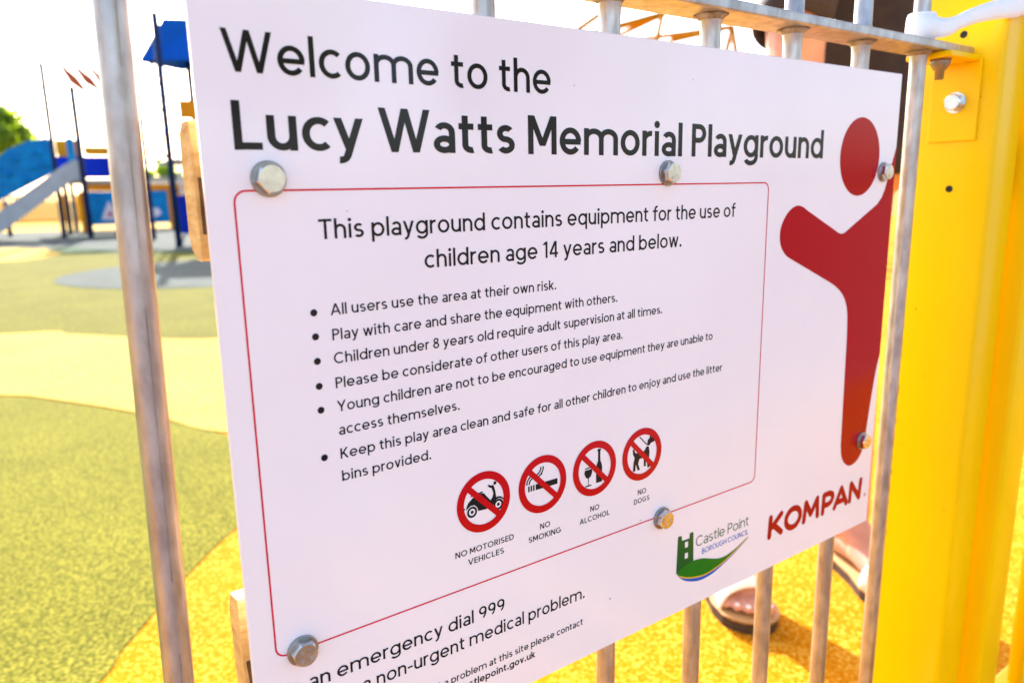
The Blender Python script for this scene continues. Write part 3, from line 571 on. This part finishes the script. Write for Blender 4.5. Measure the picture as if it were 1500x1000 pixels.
# ------------------------------------------------------------------ the person behind the railing
def blob(name, caps, ells, voxel, mt, parent, it=5):
    bm = bmesh.new()
    for p, r0, q, r1 in caps:
        p, q = Vector(p), Vector(q); ax = (q-p).normalized(); n = 14; pts = []; rad = []
        for k in range(5): a = R(-88+88*k/4); pts.append(p+ax*r0*math.sin(a)); rad.append(max(r0*math.cos(a), 1e-4))
        for k in range(5): a = R(88*k/4); pts.append(q+ax*r1*math.sin(a)); rad.append(max(r1*math.cos(a), 1e-4))
        tube(bm, pts, rad, n)
    for c, rx, ry, rz in ells:
        r = bmesh.ops.create_uvsphere(bm, u_segments=20, v_segments=14, radius=1)
        for v in r['verts']: v.co = Vector(c)+Vector((v.co.x*rx, v.co.y*ry, v.co.z*rz))
    bmesh.ops.recalc_face_normals(bm, faces=bm.faces)
    o = obj('raw', bm, mt)
    md = o.modifiers.new('r', 'REMESH'); md.mode = 'VOXEL'; md.voxel_size = voxel; md.use_smooth_shade = True
    s = o.modifiers.new('s', 'SMOOTH'); s.factor = 0.5; s.iterations = it
    dg = bpy.context.evaluated_depsgraph_get(); me = bpy.data.meshes.new_from_object(o.evaluated_get(dg))
    bpy.data.objects.remove(o); me.name = name
    if not me.materials: me.materials.append(mt)
    no = bpy.data.objects.new(name, me); COL.objects.link(no); no.parent = parent; me.transform(Matrix.Translation(-Vector(parent.location)))
    return no
PER = thing('person', 'person in dark clothes and white strapped sandals standing behind the railing', 'person', (1.22, 0.42, 0.0))
caps = []; ells = []; SOLE = 0.026
def footgeo(heel, toe, inner):
    H = Vector((*heel, 0)); T = Vector((*toe, 0)); d = (T-H); L_ = d.length; d.normalize(); s = Vector((-d.y, d.x, 0))*inner   # s points to the big toe side
    at = lambda f, a, z: H+d*(f*L_)+s*a+Vector((0, 0, z+SOLE))
    return at, d, s, L_
feet = [((1.085, 0.560), (0.985, 0.335), 1), ((1.335, 0.425), (1.245, 0.208), -1)]
FT = []
for heel, toe, inner in feet:
    at, d, s, L_ = footgeo(heel, toe, inner); FT.append((at, d, s, L_))
    an = at(0.20, 0, 0.085)
    caps += [(at(0.10, 0, 0.030), 0.029, at(0.45, 0, 0.034), 0.030), (at(0.16, 0, 0.05), 0.030, an, 0.034), (an, 0.034, at(0.45, 0.004, 0.045), 0.027),
             (at(0.45, 0.006, 0.036), 0.028, at(0.74, 0.020, 0.018), 0.019), (at(0.45, -0.006, 0.030), 0.025, at(0.68, -0.024, 0.014), 0.015), (at(0.45, 0, 0.036), 0.026, at(0.72, 0, 0.018), 0.018)]
    for k, (a, f1, r_) in enumerate(((0.026, 0.965, 0.0125), (0.0065, 0.975, 0.0088), (-0.0095, 0.945, 0.0082), (-0.0245, 0.90, 0.0078), (-0.038, 0.84, 0.0074))):
        caps += [(at(0.72, a*0.85, 0.016), r_, at(f1-0.10, a, 0.016), r_*0.92), (at(f1-0.10, a, 0.016), r_*0.92, at(f1-0.03, a, 0.011), r_)]
hipR, hipL = Vector((1.185, 0.38, 0.84)), Vector((1.275, 0.41, 0.84))
for (at, d, s, L_), hip in zip(FT, (hipR, hipL)):
    an = at(0.20, 0, 0.085); kn = (an+hip)/2+Vector((0, -0.005, 0.03)); big = 1.0 if hip is hipR else 0.78; cf = kn.lerp(an, 0.35)+Vector((0, 0.012, 0))
    caps += [(an, 0.041, cf, 0.074*big), (cf, 0.074*big, kn, 0.062*big), (kn, 0.063*big, hip, 0.085)]
caps += [((1.30, 0.370, 0.86), 0.13, (1.30, 0.375, 1.0), 0.115), ((1.30, 0.375, 1.0), 0.115, (1.30, 0.375, 1.2), 0.12), ((1.150, 0.375, 1.325), 0.045, (1.450, 0.375, 1.325), 0.045), ((1.30, 0.375, 1.25), 0.11, (1.30, 0.377, 1.34), 0.06), ((1.30, 0.377, 1.33), 0.052, (1.30, 0.365, 1.45), 0.047)]
hands = []
for sh_, el, wr, sgn in ((Vector((1.135, 0.375, 1.315)), Vector((0.978, 0.325, 1.045)), Vector((0.962, 0.30, 0.79)), 1), (Vector((1.465, 0.375, 1.315)), Vector((1.555, 0.355, 1.03)), Vector((1.57, 0.275, 0.83)), -1)):
    caps += [(sh_, 0.050, el, 0.042), (el, 0.042, el.lerp(wr, 0.3), 0.042), (el.lerp(wr, 0.3), 0.042, wr, 0.028)]
    dv = (wr-el).normalized(); sd_ = dv.cross(Vector((0, 0, 1))).normalized()*sgn; nv = dv.cross(sd_).normalized()
    pc = wr+dv*0.05; ells.append((pc, 0.026, 0.026, 0.028)); caps.append((wr, 0.024, wr+dv*0.085, 0.020))
    for k, (a, ln) in enumerate(((-0.030, 0.070), (-0.010, 0.080), (0.010, 0.075), (0.030, 0.058))):
        b0 = wr+dv*0.085+sd_*a; b1 = b0+dv*ln*0.45+nv*0.006; b2 = b1+dv*ln*0.3+nv*0.018; b3 = b2+dv*ln*0.12+nv*0.02
        caps += [(wr+dv*0.03+sd_*a*0.6, 0.011, b0, 0.0095), (b0, 0.009, b1, 0.0085), (b1, 0.0085, b2, 0.008), (b2, 0.008, b3, 0.007)]
    t0 = wr+dv*0.02-sd_*0.02; t1 = t0+dv*0.035-sd_*0.030+nv*0.006; t2 = t1+dv*0.035-sd_*0.006+nv*0.006
    caps += [(t0, 0.013, t1, 0.011), (t1, 0.0105, t2, 0.009)]
HC = Vector((1.295, 0.345, 1.545))
ells += [(HC, 0.072, 0.092, 0.105), (HC+Vector((0, -0.022, -0.055)), 0.052, 0.062, 0.060)]
caps += [(HC+Vector((0, -0.088, 0.01)), 0.008, HC+Vector((0, -0.103, -0.028)), 0.012), (HC+Vector((-0.018, -0.080, -0.058)), 0.006, HC+Vector((0.018, -0.080, -0.058)), 0.006)]
for s_ in (-1, 1): ells.append((HC+Vector((s_*0.073, 0.005, -0.01)), 0.008, 0.018, 0.028))
body = blob('body', caps, ells, 0.0036, M['skin'], PER, 3)
for s_ in (-1, 1):
    bm = bmesh.new(); r = bmesh.ops.create_uvsphere(bm, u_segments=12, v_segments=8, radius=0.011); [setattr(v, 'co', v.co+HC+Vector((s_*0.030, -0.079, 0.004))) for v in r['verts']]; obj('eye', bm, M['eye'], PER, True)
# hair: shoulder length shell
bm = bmesh.new(); rows = []
for k in range(14):
    th = R(4+k*11); row = []
    for j in range(33):
        a = R(-60+300*j/32) if k > 4 else R(360*j/32)
        rr = 1.10+0.02*math.sin(j*2.4+k); zz_ = HC.z+0.012+0.112*math.cos(min(th, R(100)))-(max(0, k-9)*0.036)
        rad = math.sin(min(th, R(92)))*rr
        row.append(bm.verts.new((HC.x+0.080*rad*math.cos(a), HC.y+0.012+0.098*rad*math.sin(a), zz_)))
    rows.append(row)
for a, b in zip(rows, rows[1:]):
    for j in range(32): bm.faces.new((a[j], a[j+1], b[j+1], b[j]))
hr = obj('hair', bm, M['hair'], PER, True); hr.modifiers.new('s', 'SOLIDIFY').thickness = 0.01
# dark loose tunic and its two short sleeves, one garment
bm = bmesh.new(); rows = []
for z, cx_, cyy, rx_, ry_ in ((0.762, 1.305, 0.367, 0.205, 0.150), (0.80, 1.303, 0.367, 0.202, 0.148), (0.88, 1.295, 0.37, 0.196, 0.145), (0.98, 1.286, 0.373, 0.184, 0.138), (1.08, 1.30, 0.375, 0.168, 0.132), (1.18, 1.30, 0.375, 0.166, 0.134), (1.27, 1.30, 0.375, 0.172, 0.120), (1.33, 1.30, 0.375, 0.150, 0.085), (1.375, 1.30, 0.375, 0.085, 0.068)):
    n = 72; fl = max(0.0, (1.1-z)/0.34)
    rows.append([bm.verts.new((cx_+(rx_+0.010*fl*math.sin(9*a+1.0+z*3))*math.cos(a), cyy+(ry_+0.012*fl*math.sin(9*a+1.0+z*3))*math.sin(a), z+0.004*math.sin(5*a)*fl)) for a in [2*math.pi*k/n for k in range(n)]])
for a, b in zip(rows, rows[1:]):
    for j in range(72): bm.faces.new((a[j], a[(j+1) % 72], b[(j+1) % 72], b[j]))
for sh_, el in ((Vector((1.155, 0.375, 1.318)), Vector((0.962, 0.318, 0.962))), (Vector((1.445, 0.375, 1.318)), Vector((1.565, 0.353, 0.99)))):
    tube(bm, [sh_.lerp(el, t) for t in (0, .2, .4, .6, .8, .93, 1.0)], [0.060, 0.064, 0.060, 0.056, 0.054, 0.053, 0.053], 26, False)
dr = obj('tunic', bm, M['cloth'], PER, True); dr.modifiers.new('s', 'SOLIDIFY').thickness = 0.004
for (at, d, s, L_), nm in zip(FT, 'RL'):
    out = [(-0.03, 0.006), (0.0, 0.022), (0.10, 0.033), (0.30, 0.034), (0.5, 0.040), (0.70, 0.050), (0.85, 0.049), (0.95, 0.039), (1.01, 0.024), (1.035, 0.008)]
    P1 = [(f, a+(0.004 if f > .6 else 0)) for f, a in out]+[(f-(0.03 if f > .85 else 0), -a) for f, a in out[::-1]]
    bm = bmesh.new()
    lo_ = [bm.verts.new(at(f, a*0.98, -0.025)) for f, a in P1]; hi_ = [bm.verts.new(at(f, a, -0.004)) for f, a in P1]; tp = [bm.verts.new(at(0.5+(f-.5)*1.02, a*1.03, 0.000)) for f, a in P1]; ti = [bm.verts.new(at(0.5+(f-.5)*0.95, a*0.90, 0.0005)) for f, a in P1]
    n = len(P1)
    for A, B, mi in ((lo_, hi_, 0), (hi_, tp, 1), (tp, ti, 1)):
        for k in range(n): bm.faces.new((A[k], A[(k+1) % n], B[(k+1) % n], B[k])).material_index = mi
    bm.faces.new(lo_[::-1]); bm.faces.new(ti).material_index = 1
    bmesh.ops.recalc_face_normals(bm, faces=bm.faces); sn = obj('sandal', bm, [M['sole'], M['insole']], PER)
    bm = bmesh.new(); rows = []
    for k in range(8):
        f = (0.44 if nm == 'R' else 0.67)+(0.36 if nm == 'R' else 0.20)*k/7; wv = 0.047+0.004*math.sin(k); hgt = (0.078 if nm == 'R' else 0.055)-(0.036 if nm == 'R' else 0.016)*k/7
        rows.append([bm.verts.new(at(f+0.03*math.sin(math.pi*j/14), wv*math.cos(math.pi*j/14), 0.0+hgt*math.sin(math.pi*j/14)**0.8)) for j in range(15)])
    for a, b in zip(rows, rows[1:]):
        for j in range(14): bm.faces.new((a[j], a[j+1], b[j+1], b[j]))
    st = obj('sandal_strap', bm, M['strap'], sn, True); st.modifiers.new('s', 'SOLIDIFY').thickness = 0.004
    bm = bmesh.new()
    for a, f1, r_ in ((0.026, 0.965, 0.0085), (0.0065, 0.975, 0.005), (-0.0095, 0.945, 0.005), (-0.0245, 0.90, 0.0045)):
        r = bmesh.ops.create_uvsphere(bm, u_segments=12, v_segments=8, radius=1)
        c_ = at(f1-0.03, a, 0.0185 if r_ > .006 else 0.0165)
        for v in r['verts']: q_ = v.co.copy(); v.co = c_+s*q_.x*r_+d*q_.y*r_*1.1+Vector((0, 0, q_.z*0.0032))
    obj('toenail', bm, M['nail'], PER, True)

# ------------------------------------------------------------------ play equipment far behind
def post(parent, x, y, z, r=0.055, mt='pblue', name='post'):
    bm = bmesh.new(); tube(bm, [(x, y, 0.0), (x, y, z-0.02), (x, y, z)], [r, r, r*0.6], 12); return obj(name, bm, M[mt], parent)
T1 = thing('slide_tower', 'blue and orange play tower with a grey slide and cyan climbing wall', 'play tower', (1.7, 18.2, 0))
for x, y, z, r in ((1.26, 17.62, 3.45, 0.05), (1.655, 16.75, 2.92, 0.055), (1.48, 18.92, 1.75, 0.05), (1.73, 20.4, 1.75, 0.05), (2.45, 18.7, 2.0, 0.05), (0.02, 17.9, 0.75, 0.045), (0.36, 19.2, 0.8, 0.045)): post(T1, x, y, z, r)
bm = bmesh.new(); box(bm, 1.2, 2.6, 17.3, 19.3, 1.10, 1.17, 0.01); obj('deck', bm, M['deck'], T1)
bm = bmesh.new(); box(bm, 1.36, 2.9, 18.78, 18.84, 1.24, 1.70, 0.015); obj('side_panel', bm, M['dblue'], T1)
for x0, x1, z0, z1 in ((1.40, 1.86, 1.69, 2.04), (1.93, 2.7, 1.72, 1.91)):
    bm = bmesh.new(); prism(bm, [(x0, 18.75, z0+.04), (x0+.05, 18.75, z0), (x1-.05, 18.75, z0), (x1, 18.75, z0+.06), (x1, 18.75, z1), (x0, 18.75, z1)], (0, 0.05, 0)); obj('barrier_panel', bm, M['orange'], T1)
bm = bmesh.new(); box(bm, 1.50, 1.64, 17.5, 17.58, 1.2, 2.0, 0.02); obj('grip_panel', bm, M['cyan'], T1)
bm = bmesh.new()                                         # cyan climbing wall with moulded bumps
prism(bm, [(-0.6, 18.2, 0.30), (-0.35, 18.2, 1.2), (0.36, 18.2, 1.66), (0.52, 18.2, 1.80), (0.64, 18.2, 1.85), (0.9, 18.2, 1.98), (1.22, 18.2, 2.04), (1.34, 18.2, 1.9), (1.31, 18.2, 1.36), (1.0, 18.2, 1.18), (0.26, 18.2, 0.78)], (0, 0.09, 0))
CW = obj('climbing_wall', bm, M['cyan'], T1)
for x, z in ((0.1, 1.15), (0.45, 1.3), (0.62, 1.62), (0.9, 1.45), (1.05, 1.75), (0.3, 1.45), (0.75, 1.2), (-0.2, 0.9), (1.15, 1.5)):
    bm = bmesh.new(); r = bmesh.ops.create_uvsphere(bm, u_segments=12, v_segments=8, radius=1); [setattr(v, 'co', Vector((x+v.co.x*.09, 18.19+v.co.y*.05, z+v.co.z*.07))) for v in r['verts']]; obj('climbing_hold', bm, M['cyan'], CW, True)
bm = bmesh.new()                                         # slide: floor and two side walls following one curve
prof = [(1.72, 1.30), (1.55, 1.30), (1.40, 1.22), (0.25, 0.36), (0.05, 0.24), (-0.35, 0.20)]
for y0, y1, h0, h1 in ((16.95, 16.99, -0.14, 0.24), (17.45, 17.49, -0.14, 0.24), (16.99, 17.45, -0.05, 0.0)):
    for (xa, za), (xb, zb) in zip(prof, prof[1:]): prism(bm, [(xa, y0, za+h0), (xb, y0, zb+h0), (xb, y0, zb+h1), (xa, y0, za+h1)], (0, y1-y0, 0))
obj('slide', bm, M['chute'], T1)
post(T1, -0.2, 17.2, 0.2, 0.04)

T2 = thing('roofed_tower', 'tall navy play tower under a sloping blue roof beside the sign edge', 'play tower', (2.8, 13.0, 0))
for x, y, z in ((2.41, 12.2, 3.46), (3.145, 13.64, 3.05), (3.9, 13.25, 3.05), (3.42, 12.55, 3.05)): post(T2, x, y, z, 0.05)
bm = bmesh.new()
A, B, C, D = Vector((2.28, 13.04, 2.89)), Vector((3.28, 12.30, 2.89)), Vector((4.05, 13.2, 2.94)), Vector((3.045, 13.94, 2.95)); T_ = [Vector((2.66, 12.86, 3.52)), Vector((3.25, 12.6, 3.52)), Vector((3.6, 13.1, 3.52)), Vector((3.0, 13.35, 3.52))]
for q4 in ((A, B, T_[1], T_[0]), (B, C, T_[2], T_[1]), (C, D, T_[3], T_[2]), (D, A, T_[0], T_[3]), tuple(T_)): bm.faces.new([bm.verts.new(v) for v in q4])
bmesh.ops.remove_doubles(bm, verts=bm.verts, dist=1e-4); bmesh.ops.recalc_face_normals(bm, faces=bm.faces)
rf = obj('roof', bm, M['roof'], T2); rf.modifiers.new('s', 'SOLIDIFY').thickness = 0.05
bm = bmesh.new(); box(bm, 2.70, 3.30, 12.56, 12.61, 1.99, 2.27, 0.01); obj('barrier_panel', bm, M['orange'], T2)
bm = bmesh.new(); box(bm, 2.50, 3.3, 12.36, 12.42, 0.20, 0.80, 0.01); obj('side_panel', bm, M['dblue'], T2)
bm = bmesh.new(); box(bm, 2.48, 3.9, 12.3, 13.6, 1.30, 1.36, 0.01); obj('deck', bm, M['deck'], T2)
NT = thing('rope_net', 'thin grey climbing rope net strung beside the tall navy tower', 'rope net', (2.45, 13.8, 0))
post(NT, 2.53, 15.05, 3.25, 0.042)
for z in (1.41, 1.75, 2.11, 2.5, 2.86):
    bm = bmesh.new(); tube(bm, [(2.53, 15.05, z), (2.48, 13.7, z-.03), (2.41, 12.25, z)], 0.016 if z > 1.5 else 0.026, 6); obj('rope', bm, M['rope'], NT)
for y in (12.9, 13.6, 14.3):
    bm = bmesh.new(); tube(bm, [(2.42, y, 1.39), (2.43, y+.05, 2.86)], 0.014, 6); obj('rope', bm, M['rope'], NT)
MB = thing('overhead_ladder', 'overhead ladder of red slanting rungs beside the slide tower', 'climbing frame', (2.4, 17.0, 0))
rods = [((1.552, 3.302), (1.904, 2.855)), ((1.803, 3.283), (2.148, 2.908)), ((2.06, 3.276), (2.41, 2.90)), ((2.31, 3.262), (2.66, 2.89))]
for (xa, za), (xb, zb) in rods:
    bm = bmesh.new(); tube(bm, [(xa, 16.94, za), ((xa+xb)/2, 16.94, (za+zb)/2-.02), (xb, 16.94, zb)], [0.04, 0.095, 0.04], 10); obj('rung', bm, M['rod'], MB)
for z, x0 in ((3.29, 1.50), (2.885, 1.86)):
    bm = bmesh.new(); tube(bm, [(x0, 16.98, z+.01), (3.6, 16.98, z-.05)], 0.012, 8); obj('side_rail', bm, M['art'], MB)
for x in (2.72, 3.5): post(MB, x, 17.02, 3.3, 0.03, 'art')
PP = thing('play_panel', 'cyan picture panel in an orange frame behind the tower posts', 'play panel', (2.9, 20.2, 0))
bm = bmesh.new(); box(bm, 1.95, 3.78, 20.14, 20.19, 0.16, 0.95, 0.01); obj('board', bm, M['cyan'], PP)
bm = bmesh.new(); box(bm, 1.95, 4.2, 20.125, 20.205, 0.955, 1.12, 0.01); box(bm, 3.785, 4.0, 20.12, 20.21, 0.0, 0.953, 0.01); box(bm, 1.83, 1.945, 20.12, 20.21, 0.0, 0.953, 0.01); obj('frame', bm, M['orange'], PP)
for pts, mt in (([(2.25, .28), (2.62, .26), (2.55, .55), (2.45, .72), (2.36, .55)], 'art'), ([(3.0, .30), (3.35, .25), (3.6, .38), (3.55, .52), (3.3, .55), (3.2, .78), (3.02, .72), (3.0, .5)], 'art'), ([(3.25, .55), (3.42, .57), (3.38, .68), (3.26, .68)], 'artred'), ([(2.38, .36), (2.52, .36), (2.46, .5)], 'artred')):
    bm = bmesh.new(); prism(bm, [(x, 20.125 if mt == 'art' else 20.118, z) for x, z in pts], (0, 0.012, 0)); obj('artwork', bm, M[mt], PP)

YF = thing('boundary_fence', 'low yellow bar fence along the far edge of the playground', 'fence', (2, 28, 0))
bm = bmesh.new()
for k in range(170): x = -9+k*0.13; box(bm, x, x+0.085, 27.98, 28.02, 0.06, 0.92)
obj('pickets', bm, M['yfence'], YF)
for z in (0.10, 0.88):
    bm = bmesh.new(); box(bm, -9, 13.1, 27.965, 28.035, z, z+0.05); obj('rail', bm, M['yfence'], YF)

M['tubepaint'] = mat('amber_tube_paint', (0.50, 0.19, 0.001), 0.6, spec=0.05)
CF = thing('climbing_frame', 'thin yellow tube climbing frame showing above the sign below the rail', 'climbing frame', (8.2, 7.9, 0))
N = [(7.24, 7.64, 3.14), (6.55, 7.64, 2.72), (6.6, 8.4, 2.70), (8.32, 7.64, 3.20), (7.9, 7.4, 2.55), (8.53, 7.64, 2.87), (9.86, 7.64, 3.19), (6.3, 7.2, 0), (7.6, 7.0, 0), (10.4, 7.3, 0), (10.2, 8.8, 0), (6.4, 9.0, 0), (8.3, 9.0, 3.0)]
for a, b, r in ((0, 1, .026), (1, 7, .026), (2, 3, .032), (3, 4, .026), (4, 8, .026), (5, 6, .026), (5, 4, .022), (6, 9, .028), (6, 10, .028), (2, 11, .028), (0, 12, .026), (3, 12, .028), (6, 12, .026), (2, 12, .024), (1, 2, .024)):
    bm = bmesh.new(); tube(bm, [N[a], N[b]], r*1.5, 8); obj('tube', bm, M['tubepaint'], CF)
bm = bmesh.new(); r = bmesh.ops.create_uvsphere(bm, u_segments=12, v_segments=8, radius=0.055); [setattr(v, 'co', v.co+Vector(N[3])) for v in r['verts']]; obj('node', bm, M['tubepaint'], CF, True)

# ------------------------------------------------------------------ trees and a building in the distance
def tree(x, y, h, cr, label, seed, n=2600, leaf=0.42):
    rnd = random.Random(seed); t = thing('tree', label, 'tree', (x, y, 0), 'trees beyond the far fence' if y > 0 else 'unseen trees added behind the camera for reflections')
    bm = bmesh.new(); tube(bm, [(x, y, 0), (x+.1, y, h*.25), (x-.05, y, h*.5), (x+.1, y, h*.8)], [cr*.09, cr*.075, cr*.055, cr*.02], 10)
    blobs = []
    for k in range(15):
        a = rnd.uniform(0, 6.28); e = rnd.uniform(-.5, 1); rr = cr*rnd.uniform(.45, .8)
        c = Vector((x+rr*math.cos(a)*math.cos(e), y+rr*math.sin(a)*math.cos(e), h*.62+h*.30*math.sin(e)*1.1)); blobs.append((c, cr*rnd.uniform(.28, .46)))
        if k < 9: tube(bm, [(x, y, h*rnd.uniform(.3, .5)), Vector((x, y, h*.5)).lerp(c, .5)+Vector((0, 0, -.2)), c], [cr*.04, cr*.025, cr*.008], 6)
    obj('trunk', bm, M['bark'], t)
    bm = bmesh.new()
    for k in range(n):
        c, r = rnd.choice(blobs); d = Vector((rnd.gauss(0, 1), rnd.gauss(0, 1), rnd.gauss(0, 1))).normalized()
        p = c+d*r*rnd.uniform(.55, 1.08); u = Vector((rnd.gauss(0, 1), rnd.gauss(0, 1), rnd.gauss(0, 1))).normalized(); v = u.cross(d+u*.2).normalized(); s_ = leaf*rnd.uniform(.5, 1.1)
        bm.faces.new([bm.verts.new(p+q) for q in (u*s_, v*s_*.55, -u*s_, -v*s_*.55)])
    obj('crown', bm, M['leaf'], t)
tree(0.4, 60, 7.0, 2.7, 'bright green tree above the cyan climbing wall', 1)
tree(11.3, 62, 3.4, 1.5, 'small round tree seen through the rope net', 2, 1200, 0.25)
tree(14.5, 66, 3.6, 2.0, 'low tree just left of the upper batten', 3, 1200, 0.3)
tree(3.6, -13.5, 6.5, 2.6, 'unseen green tree added behind the camera for reflections in the board, the left one', 5, 1500, 0.35)  # this tree and the next are unseen, added for the glossy sign to reflect
tree(10.5, -13.0, 5.4, 2.2, 'smaller unseen green tree added behind the camera for reflections in the board', 6, 1500, 0.35)
HB = thing('building', 'long low white building seen beyond the rope net', 'building', (12, 57, 0))
bm = bmesh.new(); box(bm, 9.0, 20, 56, 61, 0, 2.05); obj('wall', bm, M['render'], HB)
bm = bmesh.new(); box(bm, 8.8, 20.2, 55.8, 61.2, 2.055, 2.25); obj('roof', bm, M['rooft'], HB)
for k in range(4):
    bm = bmesh.new(); box(bm, 10+k*2.5, 11.2+k*2.5, 55.95, 56.02, 0.8, 1.7); obj('window', bm, M['glass'], HB)
